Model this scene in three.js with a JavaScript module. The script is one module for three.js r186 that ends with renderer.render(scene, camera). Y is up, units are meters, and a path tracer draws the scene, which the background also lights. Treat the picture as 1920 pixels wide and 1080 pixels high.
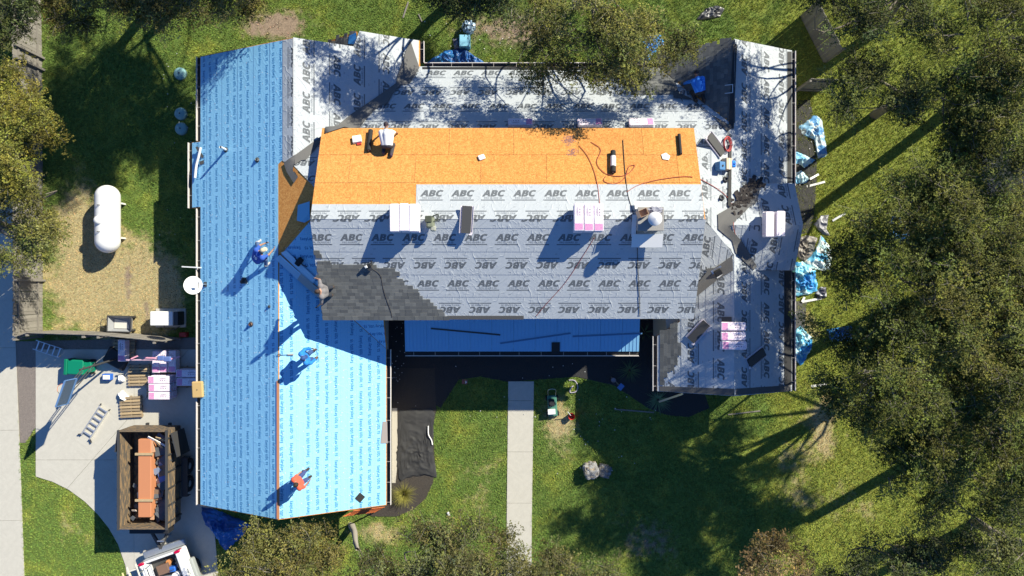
import * as THREE from 'three';
import { mergeGeometries, mergeVertices } from 'three/addons/utils/BufferGeometryUtils.js';
import { RoundedBoxGeometry } from 'three/addons/geometries/RoundedBoxGeometry.js';
import { MarchingCubes } from 'three/addons/objects/MarchingCubes.js';
import { createNoise2D, createNoise3D } from 'simplex-noise';

// ------------------------------------------------------------------ camera, sky, sun, exposure
const scene = new THREE.Scene();
const HC = 31, FP = 1280;                                  // drone height in metres; focal length in photo pixels (1920 wide)
const camera = new THREE.PerspectiveCamera(2 * Math.atan(540 / FP) * 180 / Math.PI, 16 / 9, 0.5, 900);
camera.position.set(0, HC, 0); camera.up.set(0, 0, -1); camera.lookAt(0, 0, 0);
scene.add(camera);
const SUN = new THREE.Vector3(1.1, 1.0, -0.9).normalize();
// a clear deep blue sky, paler towards the horizon
const skyW = 64, skyH = 64, skyData = new Float32Array(skyW * skyH * 4);
for (let j = 0; j < skyH; j++) for (let i = 0; i < skyW; i++) {
  const el = Math.max(0, Math.sin(((j + .5) / skyH - .5) * Math.PI)), k = Math.pow(1 - el, 4), o = (j * skyW + i) * 4;
  [[.034, .085], [.09, .16], [.245, .32]].forEach(([z, h], c) => { skyData[o + c] = z + (h - z) * k; }); skyData[o + 3] = 1;
}
const sky = new THREE.DataTexture(skyData, skyW, skyH, THREE.RGBAFormat, THREE.FloatType); sky.mapping = THREE.EquirectangularReflectionMapping; sky.magFilter = sky.minFilter = THREE.LinearFilter; sky.needsUpdate = true;
scene.background = sky; scene.environment = sky;
const sun = new THREE.DirectionalLight(new THREE.Color(1.0, 0.94, 0.76), 4.2);
sun.position.copy(SUN).multiplyScalar(70); sun.castShadow = true; sun.shadow.mapSize.set(4096, 4096);
Object.assign(sun.shadow.camera, { left: -36, right: 36, top: 30, bottom: -30, near: 5, far: 160 });
scene.add(sun, sun.target);
const renderer = new THREE.WebGLRenderer({ antialias: true });
renderer.toneMapping = THREE.LinearToneMapping; renderer.toneMappingExposure = 1.92;
renderer.shadowMap.enabled = true; renderer.setSize(1024, 576);

// ------------------------------------------------------------------ helpers
let seed = 12345;
const rnd = () => { seed = (seed + 0x6D2B79F5) | 0; let t = Math.imul(seed ^ (seed >>> 15), 1 | seed); t = (t + Math.imul(t ^ (t >>> 7), 61 | t)) ^ t; return ((t ^ (t >>> 14)) >>> 0) / 4294967296; };
const rr = (a, b) => a + (b - a) * rnd();
const n2 = createNoise2D(rnd), n3 = createNoise3D(rnd);
const V = (x, y, z) => new THREE.Vector3(x, y, z);
const lin = (r, g, b) => new THREE.Color().setRGB(r, g, b);
const at = (px, py, h = 0) => V((px - 960) / FP * (HC - h), h, (py - 540) / FP * (HC - h));
const sm = (a, b, x) => { const t = Math.min(1, Math.max(0, (x - a) / (b - a))); return t * t * (3 - 2 * t); };
const fbm = (x, y, o = 4) => { let s = 0, a = .5, f = 1; for (let i = 0; i < o; i++) { s += a * n2(x * f + i * 17.3, y * f - i * 9.1); a *= .5; f *= 2.03; } return s; };

function mat(color, rough = .85, o = {}) { const m = new THREE.MeshStandardMaterial({ roughness: rough, ...o }); if (color) m.color.copy(color.isColor ? color : lin(...color)); return m; }
function canvasTex(w, h, draw, srgb = true) {
  const c = document.createElement('canvas'); c.width = w; c.height = h; draw(c.getContext('2d'), w, h);
  const t = new THREE.CanvasTexture(c); t.wrapS = t.wrapT = THREE.RepeatWrapping; if (srgb) t.colorSpace = THREE.SRGBColorSpace; return t;
}
function dataTex(w, h, f, srgb = false) {                   // f(i, j) returns [r, g, b] in linear 0..1
  const d = new Uint8Array(w * h * 4), e = (x) => x <= .0031308 ? 12.92 * x : 1.055 * Math.pow(x, 1 / 2.4) - .055;
  for (let j = 0; j < h; j++) for (let i = 0; i < w; i++) { const c = f(i, j), k = (j * w + i) * 4; for (let q = 0; q < 3; q++) d[k + q] = 255 * Math.min(1, Math.max(0, srgb ? e(Math.max(0, c[q])) : c[q])); d[k + 3] = 255; }
  const t = new THREE.DataTexture(d, w, h); t.magFilter = THREE.LinearFilter; t.minFilter = THREE.LinearMipmapLinearFilter; t.generateMipmaps = true; t.wrapS = t.wrapT = THREE.RepeatWrapping; if (srgb) t.colorSpace = THREE.SRGBColorSpace; t.needsUpdate = true; return t;
}
const tile = (x, y, p, f) => { const a = x / p * Math.PI * 2, b = y / p * Math.PI * 2; return n3(Math.cos(a) * f + 7, Math.sin(a) * f + Math.cos(b) * f * 1.3, Math.sin(b) * f); };

const taken = new Map();
function numbered(n) { const k = taken.get(n) || 0; taken.set(n, k + 1); return k ? n + '_' + String(k).padStart(3, '0') : n; }
function shade(o) { o.castShadow = o.receiveShadow = true; return o; }
function part(name, geo, material, parent) {
  const m = shade(new THREE.Mesh(Array.isArray(geo) ? merge(geo) : geo, material)); m.name = name; parent.add(m); return m;
}
function thing(name, label, category, p, group) {           // a Group at the thing's base
  const g = new THREE.Group(); g.name = numbered(name); if (p) g.position.copy(p); g.userData.label = label; g.userData.category = category; if (group) g.userData.group = group; scene.add(g); return g;
}
function structure(name, geo, material) { const m = shade(new THREE.Mesh(Array.isArray(geo) ? merge(geo) : geo, material)); m.name = numbered(name); m.userData.kind = 'structure'; scene.add(m); return m; }
function stuff(o) { o.userData.kind = 'stuff'; return o; }
function wpart(name, geo, material, parent) { const m = part(name, geo, material, parent); m.position.sub(parent.position); return m; }   // geometry given in world metres
function merge(list) {
  const gs = list.map((g) => { let q = g.index ? g.toNonIndexed() : g; for (const k of Object.keys(q.attributes)) if (!['position', 'normal', 'uv'].includes(k) && !(k === 'color' && list.every((x) => x.attributes.color))) q.deleteAttribute(k); if (!q.attributes.normal) q.computeVertexNormals(); if (!q.attributes.uv) q.setAttribute('uv', new THREE.BufferAttribute(new Float32Array(q.attributes.position.count * 2), 2)); return q; });
  return gs.length === 1 ? gs[0] : mergeGeometries(gs);
}
const box = (w, h, d, x = 0, y = 0, z = 0, rx = 0, ry = 0, rz = 0) => { const g = new THREE.BoxGeometry(w, h, d); if (rx) g.rotateX(rx); if (rz) g.rotateZ(rz); if (ry) g.rotateY(ry); return g.translate(x, y, z); };
const rbox = (w, h, d, r, x = 0, y = 0, z = 0, rx = 0, ry = 0, rz = 0) => { const g = new RoundedBoxGeometry(w, h, d, 2, r); if (rx) g.rotateX(rx); if (rz) g.rotateZ(rz); if (ry) g.rotateY(ry); return g.translate(x, y, z); };
const cyl = (r0, r1, h, x = 0, y = 0, z = 0, s = 16) => new THREE.CylinderGeometry(r1, r0, h, s).translate(x, y + h / 2, z);
const ball = (r, x, y, z, sx = 1, sy = 1, sz = 1) => new THREE.SphereGeometry(r, 14, 10).scale(sx, sy, sz).translate(x, y, z);
function rod(a, b, r, r2 = r, s = 8) { const d = b.clone().sub(a), g = new THREE.CylinderGeometry(r2, r, d.length(), s); g.applyQuaternion(new THREE.Quaternion().setFromUnitVectors(V(0, 1, 0), d.normalize())); return g.translate((a.x + b.x) / 2, (a.y + b.y) / 2, (a.z + b.z) / 2); }
function beam(a, b, w, h) { const d = b.clone().sub(a), L = d.length(), q = new THREE.Quaternion().setFromUnitVectors(V(1, 0, 0), d.normalize()); return new THREE.BoxGeometry(L, h, w).applyQuaternion(q).translate((a.x + b.x) / 2, (a.y + b.y) / 2, (a.z + b.z) / 2); }
const tube = (pts, r, n = 24, s = 6) => new THREE.TubeGeometry(new THREE.CatmullRomCurve3(pts), n, r, s);
function taper(pts, radii, s = 7) {
  const P = [], I = [], N = pts.length, up = V(.31, .87, .37);
  for (let i = 0; i < N; i++) {
    const d = (pts[Math.min(N - 1, i + 1)].clone().sub(pts[Math.max(0, i - 1)])).normalize(), a = d.clone().cross(up).normalize(), b = d.clone().cross(a);
    for (let k = 0; k < s; k++) { const t = k / s * 6.2832, r = radii[i] * (1 + .12 * Math.sin(k * 2.3 + i)); P.push(pts[i].x + r * (a.x * Math.cos(t) + b.x * Math.sin(t)), pts[i].y + r * (a.y * Math.cos(t) + b.y * Math.sin(t)), pts[i].z + r * (a.z * Math.cos(t) + b.z * Math.sin(t))); }
  }
  for (let i = 0; i < N - 1; i++) for (let k = 0; k < s; k++) { const a = i * s + k, b = i * s + (k + 1) % s; I.push(a, a + s, b, b, a + s, b + s); }
  const g = new THREE.BufferGeometry(); g.setAttribute('position', new THREE.Float32BufferAttribute(P, 3)); g.setIndex(I); g.computeVertexNormals(); return g;
}
// polygons in [x, z]
function clip(poly, nx, nz, c) {                            // keep nx*x + nz*z <= c
  const out = []; for (let i = 0; i < poly.length; i++) { const a = poly[i], b = poly[(i + 1) % poly.length], da = nx * a[0] + nz * a[1] - c, db = nx * b[0] + nz * b[1] - c; if (da <= 0) out.push(a); if (da * db < 0) { const t = da / (da - db); out.push([a[0] + (b[0] - a[0]) * t, a[1] + (b[1] - a[1]) * t]); } } return out;
}
const inside = (poly, x, z) => { let r = false; for (let i = 0, j = poly.length - 1; i < poly.length; j = i++) { const [xi, zi] = poly[i], [xj, zj] = poly[j]; if ((zi > z) !== (zj > z) && x < (xj - xi) * (z - zi) / (zj - zi) + xi) r = !r; } return r; };
const area2 = (p) => { let s = 0; for (let i = 0; i < p.length; i++) { const a = p[i], b = p[(i + 1) % p.length]; s += a[0] * b[1] - b[0] * a[1]; } return s / 2; };
function slab(poly, top, bottom, uv = (x, z) => [x, z]) {   // prism over an [x, z] polygon; top/bottom: height functions
  let p = poly.filter((a, i) => { const b = poly[(i + 1) % poly.length]; return Math.hypot(a[0] - b[0], a[1] - b[1]) > 1e-4; });
  if (p.length < 3) return null; if (area2(p) < 0) p = p.slice().reverse(); if (area2(p) < 1e-4) return null;
  const tri = THREE.ShapeUtils.triangulateShape(p.map((a) => new THREE.Vector2(a[0], a[1])), []), P = [], U = [];
  const put = (a, f) => { P.push(a[0], f(a[0], a[1]), a[1]); U.push(...uv(a[0], a[1])); };
  for (const [a, b, c] of tri) { put(p[a], top); put(p[c], top); put(p[b], top); put(p[a], bottom); put(p[b], bottom); put(p[c], bottom); }
  for (let i = 0; i < p.length; i++) { const a = p[i], b = p[(i + 1) % p.length]; put(a, top); put(b, top); put(b, bottom); put(a, top); put(b, bottom); put(a, bottom); }
  const g = new THREE.BufferGeometry(); g.setAttribute('position', new THREE.Float32BufferAttribute(P, 3)); g.setAttribute('uv', new THREE.Float32BufferAttribute(U, 2)); g.computeVertexNormals(); return g;
}
const gpoly = (pts, h = 0) => pts.map(([x, y]) => { const p = at(x, y, h); return [p.x, p.z]; });
function flat(poly, y, th = .04) { return slab(poly, () => y, () => y - th); }

// ------------------------------------------------------------------ the roof planes: height = c + a x + b z
const pl = (a, b, c) => ({ a, b, c, h: (x, z) => c + a * x + b * z });
const PL = pl(.471, 0, 8.79), PR = pl(-.466, 0, .277), PA = pl(-.47, 0, .905), PB = pl(0, .48, 7.106), PF = pl(0, -.47, 3.888),
  PMB = pl(0, .43, 7.532), PMF = pl(0, -.43, 5.408), PDL = pl(.47, 0, -.092), PDR = pl(-.47, 0, 8.152), PG = pl(0, -.47, 3.416),
  PEB = pl(0, .47, 5.524), PEF = pl(0, -.47, 3.216), PP = pl(0, -.161, 3.03), PS = pl(.5, 0, 6.84);
const onp = (px, py, p, off = 0) => { const dx = (px - 960) / FP, dz = (py - 540) / FP, t = (HC - p.c - off) / (1 + p.a * dx + p.b * dz); return V(dx * t, HC - t, dz * t); };
const ppoly = (pts, p) => pts.map(([x, y]) => { const q = onp(x, y, p); return [q.x, q.z]; });
const normalOf = (p) => V(-p.a, 1, -p.b).normalize();
const frameOf = (p) => { const s = Math.hypot(p.a, p.b), g = [p.a / s, p.b / s], k = Math.hypot(1, s); return { g, u: [-g[1], g[0]], k }; };   // g up the slope, u along the eave
function lay(o, p, px, py, turn = 0, off = 0) { o.position.copy(onp(px, py, p, off)); o.quaternion.setFromUnitVectors(V(0, 1, 0), normalOf(p)).multiply(new THREE.Quaternion().setFromAxisAngle(V(0, 1, 0), turn)); return o; }
const POLY = {
  L: [[-12.93, -9.6], [-8.38, -9.6], [-8.38, -4.71], [-7.0, -3.36], [-9.06, -1.35], [-9.06, 9.0], [-12.93, 9.0], [-12.93, -3.34], [-13.37, -3.34], [-13.37, -6.08], [-12.93, -6.08]],
  R: [[-9.06, -1.32], [-5.2, 2.52], [-5.2, 9.0], [-9.06, 9.0]],
  A: [[-8.38, -9.6], [-6.3, -9.6], [-6.08, -10.25], [-3.82, -10.25], [-3.82, -9.18], [-8.38, -4.71]],
  B: [[-3.82, -9.18], [6.01, -9.11], [8.77, -6.41], [6.4, -4.1], [6.4, -3.9], [-6.8, -3.45], [-7.0, -3.36], [-8.38, -4.71]],
  F: [[-9.06, -1.35], [-6.95, -3.4], [-6.85, .85], [-5.2, .85], [-5.2, 2.52]],
  MB: [[-7.25, -6.12], [6.95, -6.12], [6.95, -2.47], [-7.25, -2.47]],
  MF: [[-7.25, -2.47], [6.95, -2.47], [6.95, 1.18], [-7.25, 1.18]],
  DLu: [[6.01, -9.84], [8.77, -9.84], [8.77, -6.41], [6.01, -9.11]],
  DLl: [[8.77, -1.31], [8.77, 4.27], [6.01, 4.27], [6.01, 1.99], [6.86, 1.37], [6.72, .74]],
  DR: [[8.77, -9.84], [11.6, -9.84], [11.6, 4.27], [8.77, 4.27], [8.77, -1.31], [6.5, -3.58], [6.5, -4.19], [8.77, -6.41]],
  G: [[6.4, -3.68], [8.77, -1.31], [6.72, .74], [6.3, .74], [6.3, -3.6]],
  EB: [[8.05, -2.455], [11.35, -2.455], [11.35, -4.2], [9.8, -4.2]],
  EF: [[8.05, -2.455], [9.8, -.71], [11.35, -.71], [11.35, -2.455]],
  P: [[-4.44, .7], [5.28, .7], [5.28, 2.66], [-4.44, 2.66]],
  S: [[-6.2, -10.25], [-6.2, -9.3], [-7.5, -9.3], [-7.5, -10.1]],
};
const FACETS = [['L', PL], ['R', PR], ['A', PA], ['B', PB], ['F', PF], ['MB', PMB], ['MF', PMF], ['DLu', PDL], ['DLl', PDL], ['DR', PDR], ['G', PG], ['EB', PEB], ['EF', PEF], ['P', PP]].map(([k, p]) => [POLY[k], p]);
const roofH = (x, z) => { let h = 0; for (const [q, p] of FACETS) if (inside(q, x, z)) h = Math.max(h, p.h(x, z)); return h; };
const onRoof = (px, py, off = 0) => { let h = 4; for (let i = 0; i < 14; i++) { const p = at(px, py, h); h = roofH(p.x, p.z) + off; } return at(px, py, h); };

// ------------------------------------------------------------------ textures and materials
const wrinkle = dataTex(512, 512, (i, j) => { const a = tile(i, j, 512, 1.1), b = tile(j, i, 512, 1.7), c = tile(i, j, 512, .8), r = (x) => Math.pow(1 - Math.min(1, Math.abs(x) * 2.2), 3), v = .35 + .4 * r(a) * sm(-.2, .5, c) + .35 * r(b) * sm(-.1, .6, -c) + .06 * tile(i, j, 512, 2.4); return [v, v, v]; });
const rep = (t, x, y) => { const c = t.clone(); c.repeat.set(x, y); c.needsUpdate = true; return c; };
const speck = (g, w, h, n, cols, smin, smax) => { for (let i = 0; i < n; i++) { g.fillStyle = cols[Math.floor(rnd() * cols.length)]; const s = rr(smin, smax); g.fillRect(rnd() * w, rnd() * h, s, s * rr(.5, 1.4)); } };
// printed white underlayment: one period is 1.13 m long and one sheet wide
const abcTex = canvasTex(768, 640, (g, w, h) => {
  g.fillStyle = '#b0b6bc'; g.fillRect(0, 0, w, h);
  speck(g, w, h, 2600, ['#a9b0b7', '#b8bdc2', '#a6aeb6', '#bcc1c5'], 2, 9);
  g.fillStyle = '#a9adb2'; for (const y of [14, 30, h - 30, h - 12]) g.fillRect(0, y, w, 3);
  g.fillStyle = '#4e5359'; g.textAlign = 'center';
  g.font = 'italic 900 232px sans-serif'; g.strokeStyle = '#4e5359'; g.lineWidth = 9; g.save(); g.translate(w * .47, h * .53); g.scale(1.16, 1); g.fillText('ABC', 0, 0); g.strokeText('ABC', 0, 0); g.restore();
  g.fillStyle = '#b0b6bc'; for (let k = 0; k < 5; k++) g.fillRect(60, h * .53 - 26 - k * 34, 640, 4);
  g.fillStyle = '#757b83'; g.font = '900 64px sans-serif'; g.fillText('PRO GUARD 20', w * .47, h * .645, 580);
  g.fillStyle = '#666c74'; g.fillRect(w * .09, h * .672, w * .76, 32);
  g.fillStyle = '#8d9299'; g.font = 'italic 900 38px sans-serif'; g.fillText('ABC', w * .2, h * .9); g.fillText('ABC', w * .7, h * .14);
});
// blue printed underlayment: two text rows that read opposite ways, dashes and hairlines between
const udlTex = canvasTex(1024, 860, (g, w, h) => {
  g.fillStyle = '#90cdf0'; g.fillRect(0, 0, w, h);
  speck(g, w, h, 3000, ['#89c8ed', '#98d3f2', '#83c3ea', '#a0d7f2'], 3, 12);
  g.textAlign = 'center';
  const row = (y, flip, x) => { g.save(); g.translate(x, y); if (flip) g.rotate(Math.PI); g.fillStyle = '#1a6dab'; g.font = '900 150px sans-serif'; g.scale(1, 1.08); g.fillText('EasyLay UDL 15', 0, 52, 890); g.restore(); };
  row(h * .2, false, w * .46); row(h * .64, true, w * .58);
  g.fillStyle = '#4a97c0'; for (let x = 0; x < w; x += 64) { g.fillRect(x, h * .41 + (x / 64 % 3) * 9, 34, 8); g.fillRect(x + 20, h * .84 + (x / 64 % 2) * 10, 40, 7); }
  g.fillStyle = '#6aa9c8'; for (const y of [.315, .5, .76, .95]) g.fillRect(0, h * y, w * .8, 3);
  g.fillStyle = '#356f94'; for (let x = 30; x < w; x += 170) for (const y of [.05, .3, .52, .9]) g.fillRect(x + rr(-40, 40), h * y + rr(-12, 12), 9, 9);
});
const osbTex = canvasTex(1024, 1024, (g, w, h) => {
  g.fillStyle = '#cc8c48'; g.fillRect(0, 0, w, h);
  const cols = ['#c07f3c', '#d99a50', '#e3ab62', '#b07036', '#d08f48', '#dda25a', '#c58440'];
  for (let i = 0; i < 9000; i++) { g.save(); g.translate(rnd() * w, rnd() * h); g.rotate(rnd() * 6.3); g.fillStyle = cols[Math.floor(rnd() * 7)]; g.globalAlpha = .75; g.fillRect(0, 0, rr(14, 46), rr(4, 14)); g.restore(); }
});
const concreteTex = dataTex(512, 512, (i, j) => { const a = tile(i, j, 512, 1.4), b = tile(i, j, 512, 6), v = .48 + .018 * a + .022 * b + .04 * (rnd() - .5); return [v * 1.05, v, v * .88]; }, true);
const shingleTex = dataTex(128, 128, () => { const v = .62 + .38 * rnd(); return [v, v, v]; });
const woodTex = dataTex(256, 256, (i, j) => { const v = .72 + .18 * tile(i, j * 6 % 256, 256, 1.5) + .12 * (rnd() - .5); return [v, v * .97, v * .93]; }, true);
const rustTex = dataTex(256, 256, (i, j) => { const a = sm(-.25, .5, tile(i, j, 256, 1.7) + .5 * tile(i, j, 256, 5)), b = .8 + .4 * rnd(); return [(.1 + .16 * a) * b, (.085 + .09 * a) * b, (.07 + .025 * a) * b]; }, true);
const sheetM = (map, rough, bump) => mat(null, rough, { map, bumpMap: rep(wrinkle, .42, .33), bumpScale: bump });
const M = {
  abc: sheetM(abcTex, .62, .024), udl: sheetM(udlTex, .5, .013),
  osb: mat(null, .9, { map: osbTex }), concrete: mat(null, .92, { map: concreteTex }),
  shingle: [[.135, .14, .14], [.155, .16, .158], [.12, .126, .13], [.18, .185, .18], [.145, .15, .15], [.205, .208, .2]].map((c) => mat(lin(...c), .95, { map: shingleTex })),
  felt: mat([.095, .093, .092], .95, { bumpMap: rep(wrinkle, 1.5, 1.5), bumpScale: .006, side: THREE.DoubleSide }),
  white: mat([.78, .78, .77], .45), cream: mat([.66, .62, .54], .85), gutterIn: mat([.03, .028, .028], .7), lip: mat([.72, .68, .66], .5), black: mat([.018, .018, .02], .6), rubber: mat([.02, .02, .021], .85),
  wall: mat([.5, .46, .4], .9), steel: mat([.55, .56, .58], .35, { metalness: .8 }), alu: mat([.7, .71, .73], .4, { metalness: .75 }), dark: mat([.05, .05, .052], .6),
  wood: mat([.42, .33, .22], .9, { map: woodTex }), grey: mat([.3, .285, .265], .95, { map: woodTex }), pine: mat([.62, .47, .28], .85, { map: woodTex }),
  porch: mat([.22, .47, .7], .3, { metalness: .3 }), blue: mat([.02, .12, .5], .5), red: mat([.45, .03, .025], .5), rust: mat(null, .9, { map: rustTex }), redRust: mat([.45, .2, .1], .8),
  hose: mat([.36, .06, .04], .6), hoseDark: mat([.04, .035, .035], .6), orange: mat([.6, .16, .05], .6), green: mat([.0, .2, .11], .5),
  soil: mat([.07, .05, .035], 1), bark: mat([.17, .145, .12], .95), stone: mat([.3, .29, .28], .95), stone2: mat([.36, .31, .25], .95),
};

// ------------------------------------------------------------------ ground
const G2 = (x, z) => [960 + x * FP / HC, 540 + z * FP / HC];
const blob = (px, py, cx, cy, rx, ry = rx) => Math.exp(-(((px - cx) / rx) ** 2 + ((py - cy) / ry) ** 2));
function turf(x, z) {                                        // what the ground is made of: [dry straw, bare earth, yellowing] shares
  const [px, py] = G2(x, z), n = fbm(x * .45, z * .45), f = fbm(x * 2.3 + 9, z * 2.3, 3);
  let dry = blob(px, py, 190, 560, 120, 90) + .9 * blob(px, py, 150, 420, 70, 90) + .8 * blob(px, py, 285, 545, 60, 110) + .5 * blob(px, py, 110, 780, 60, 70) + .75 * blob(px, py, 1545, 790, 32, 90) + .7 * blob(px, py, 1512, 612, 26, 40)
    + .55 * blob(px, py, 1490, 900, 40, 120) + .8 * blob(px, py, 1052, 800, 45, 60) + .5 * blob(px, py, 1610, 940, 60, 50) + .6 * blob(px, py, 700, 1000, 60, 30) + .35 * blob(px, py, 120, 1000, 90, 60) + .45 * blob(px, py, 900, 900, 60, 90);
  let dirt = 1.1 * blob(px, py, 520, 50, 75, 34) + blob(px, py, 980, 60, 45, 40) + .62 * blob(px, py, 1215, 1005, 80, 60) + .5 * blob(px, py, 1590, 815, 12, 26) + .8 * blob(px, py, 240, 520, 9, 50) + .7 * blob(px, py, 275, 585, 8, 30) + .6 * blob(px, py, 890, 60, 60, 60);
  dry = sm(.3, .75, dry + .35 * n + .22 * f); dirt = sm(.35, .95, dirt + .35 * n + .35 * f);
  const yel = sm(.2, .8, sm(1350, 1560, px) * .65 + .3 + .6 * n);
  return [dry, dirt, yel];
}
function groundAlbedo(x, z) {
  const [d, e, y] = turf(x, z), mix = (a, b, t) => a.map((v, i) => v + (b[i] - v) * t);
  return mix(mix(mix([.155, .24, .045], [.29, .335, .055], y), [.58, .47, .26], d * .88), [.36, .27, .2], e);
}
{
  const W = 1600, Hh = 900, sx = 52, sz = 29.25;
  const t = dataTex(W, Hh, (i, j) => { const c = groundAlbedo((i / W - .5) * sx, (j / Hh - .5) * sz), k = .45 + .5 * rnd(); return c.map((v) => v * k); }, true);
  t.wrapS = t.wrapT = THREE.MirroredRepeatWrapping;
  const g = new THREE.PlaneGeometry(700, 700, 8, 8).rotateX(-Math.PI / 2), p = g.attributes.position, uv = g.attributes.uv;
  for (let i = 0; i < p.count; i++) uv.setXY(i, p.getX(i) / sx + .5, p.getZ(i) / sz + .5);
  structure('ground', g, mat(null, 1, { map: t }));
}
const HARD = [];                                             // where no grass grows
function paving(name, pts, y, m, cuts = [], gap = .012) {
  let polys = [gpoly(pts)];
  for (const [x0, y0, x1, y1] of cuts) { const a = at(x0, y0), b = at(x1, y1), l = Math.hypot(b.x - a.x, b.z - a.z), nx = -(b.z - a.z) / l, nz = (b.x - a.x) / l, c = nx * a.x + nz * a.z; polys = polys.flatMap((p) => [clip(p, nx, nz, c - gap / 2), clip(p, -nx, -nz, -c - gap / 2)]).filter((p) => p.length > 2); }
  HARD.push(gpoly(pts));
  const root = new THREE.Group(); root.name = numbered(name); root.userData.kind = 'structure'; scene.add(root);
  for (const p of polys) { const g = slab(p, () => y, () => y - .08, (x, z) => [x / 2.6, z / 2.6]); if (g) part('slab', g, m, root); }
}
paving('neighbour_driveway', [[-160, 250], [22, 250], [30, 640], [50, 1180], [-160, 1180]], .035, M.concrete, [[-160, 652, 40, 652], [-160, 808, 60, 806], [-160, 978, 60, 975]]);
paving('driveway', [[68, 655], [400, 655], [400, 960], [418, 1180], [252, 1180], [236, 1060], [222, 1020], [205, 990], [185, 965], [160, 940], [130, 918], [100, 903], [68, 893]], .035, M.concrete, [[0, 862, 500, 862], [252, 600, 252, 1100], [60, 992, 170, 866]]);
paving('front_walk', [[953, 715], [1001, 715], [997, 985], [996, 1180], [948, 1180], [950, 985]], .035, M.concrete, [[900, 751, 1100, 751], [900, 847, 1100, 847], [900, 943, 1100, 943], [900, 1040, 1100, 1040]]);
const mulchTex = dataTex(512, 512, (i, j) => { const v = .035 + .05 * Math.max(0, tile(i, j, 512, 14)) + .07 * rnd() * rnd(); return [v * 1.12, v * .95, v * .82]; }, true);
const mulchM = mat(null, 1, { map: mulchTex, bumpMap: rep(wrinkle, 9, 9), bumpScale: .03 });
const gravelTex = dataTex(256, 256, (i, j) => { const a = Math.max(0, tile(i, j, 256, 16)), k = rnd(), v = .1 + .3 * a + .28 * k * k; return [v * 1.12, v * .95, v * .84]; }, true);
const bed = (name, pts, y = .03, m = mulchM) => { HARD.push(gpoly(pts)); structure(name, slab(gpoly(pts), () => y, () => y - .06, (x, z) => [x / 1.5, z / 1.5]), m); };
bed('mulch_bed', [[735, 690], [815, 690], [818, 770], [812, 800], [816, 880], [812, 905], [798, 935], [775, 955], [745, 968], [700, 968], [672, 958], [672, 945], [735, 935]]);
bed('front_bed', [[728, 560], [1240, 560], [1240, 735], [1320, 735], [1330, 765], [1290, 782], [1250, 778], [1215, 765], [1150, 722], [1080, 706], [1005, 712], [952, 716], [900, 706], [860, 712], [826, 765], [728, 700]], .026, mat([.03, .03, .032], .9, { bumpMap: rep(wrinkle, 2, 2), bumpScale: .03 }));  // front bed in one even near-black colour
bed('gravel_strip', [[735, 765], [745, 765], [746, 860], [742, 905], [735, 905]], .045, mat([.6, .56, .48], .95, { bumpMap: rep(wrinkle, 12, 12), bumpScale: .03 }));
bed('gravel_strip', [[30, 640], [395, 632], [395, 655], [68, 655], [68, 800], [48, 830], [38, 830]], .02, mat(null, 1, { map: gravelTex, bumpMap: rep(wrinkle, 12, 12), bumpScale: .03 }));
HARD.push(gpoly([[375, 85], [790, 85], [790, 590], [735, 590], [735, 940], [375, 940]], 2.2), gpoly([[785, 120], [1490, 85], [1490, 735], [1232, 735], [1200, 640], [785, 640]], 2.2));

// grass blades, denser where the turf is thick
{
  const P = [], I = []; let q = 0;
  for (let k = 0; k < 8; k++) { const a = k * .785 + rr(-.3, .3), r0 = rr(.0, .045), h = rr(.035, .085), x = Math.cos(a) * r0, z = Math.sin(a) * r0, wx = -Math.sin(a) * .009, wz = Math.cos(a) * .009, l = rr(.02, .05); P.push(x - wx, 0, z - wz, x + wx, 0, z + wz, x + Math.cos(a) * l, h, z + Math.sin(a) * l); I.push(q, q + 1, q + 2); q += 3; }
  const g = new THREE.BufferGeometry(); g.setAttribute('position', new THREE.Float32BufferAttribute(P, 3)); g.setIndex(I); g.computeVertexNormals();
  const N = 190000, im = new THREE.InstancedMesh(g, mat([1, 1, 1], .9, { side: THREE.DoubleSide }), N), m = new THREE.Matrix4(), qn = new THREE.Quaternion(), c = new THREE.Color(); let n = 0;
  for (let t = 0; t < N * 2 && n < N; t++) {
    const x = rr(-24.5, 24.5), z = rr(-14, 14); if (HARD.some((p) => inside(p, x, z))) continue;
    const [d, e] = turf(x, z); if (rnd() < e * .9) continue;
    const a = groundAlbedo(x, z), v = rr(.6, 1.5); c.setRGB(a[0] * v * rr(.85, 1.2), a[1] * v, a[2] * v); im.setColorAt(n, c);
    qn.setFromAxisAngle(V(0, 1, 0), rnd() * 6.3); const s = rr(.7, 1.35) * (1 - .35 * d); m.compose(V(x, 0, z), qn, V(s, s, s)); im.setMatrixAt(n++, m);
  }
  im.count = n; im.name = 'grass'; stuff(shade(im)); im.userData.label = 'short lawn grass around the house, green and straw'; im.userData.category = 'grass'; scene.add(im);
}

// ------------------------------------------------------------------ the house
const house = thing('house', 'large house being re-roofed, covered in printed blue and white underlayment', 'house', V(0, 0, 0));
const slopeOf = (name, label) => { const g = new THREE.Group(); g.name = name; if (label) g.userData.label = label; house.add(g); return g; };
function deck(poly, p, parent, m = M.osb) { const f = frameOf(p); part('deck', slab(poly, (x, z) => p.h(x, z), (x, z) => p.h(x, z) - .13, (x, z) => [(x * f.u[0] + z * f.u[1]) / 2, (x * f.g[0] + z * f.g[1]) * f.k / 2]), m, parent); }
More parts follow.
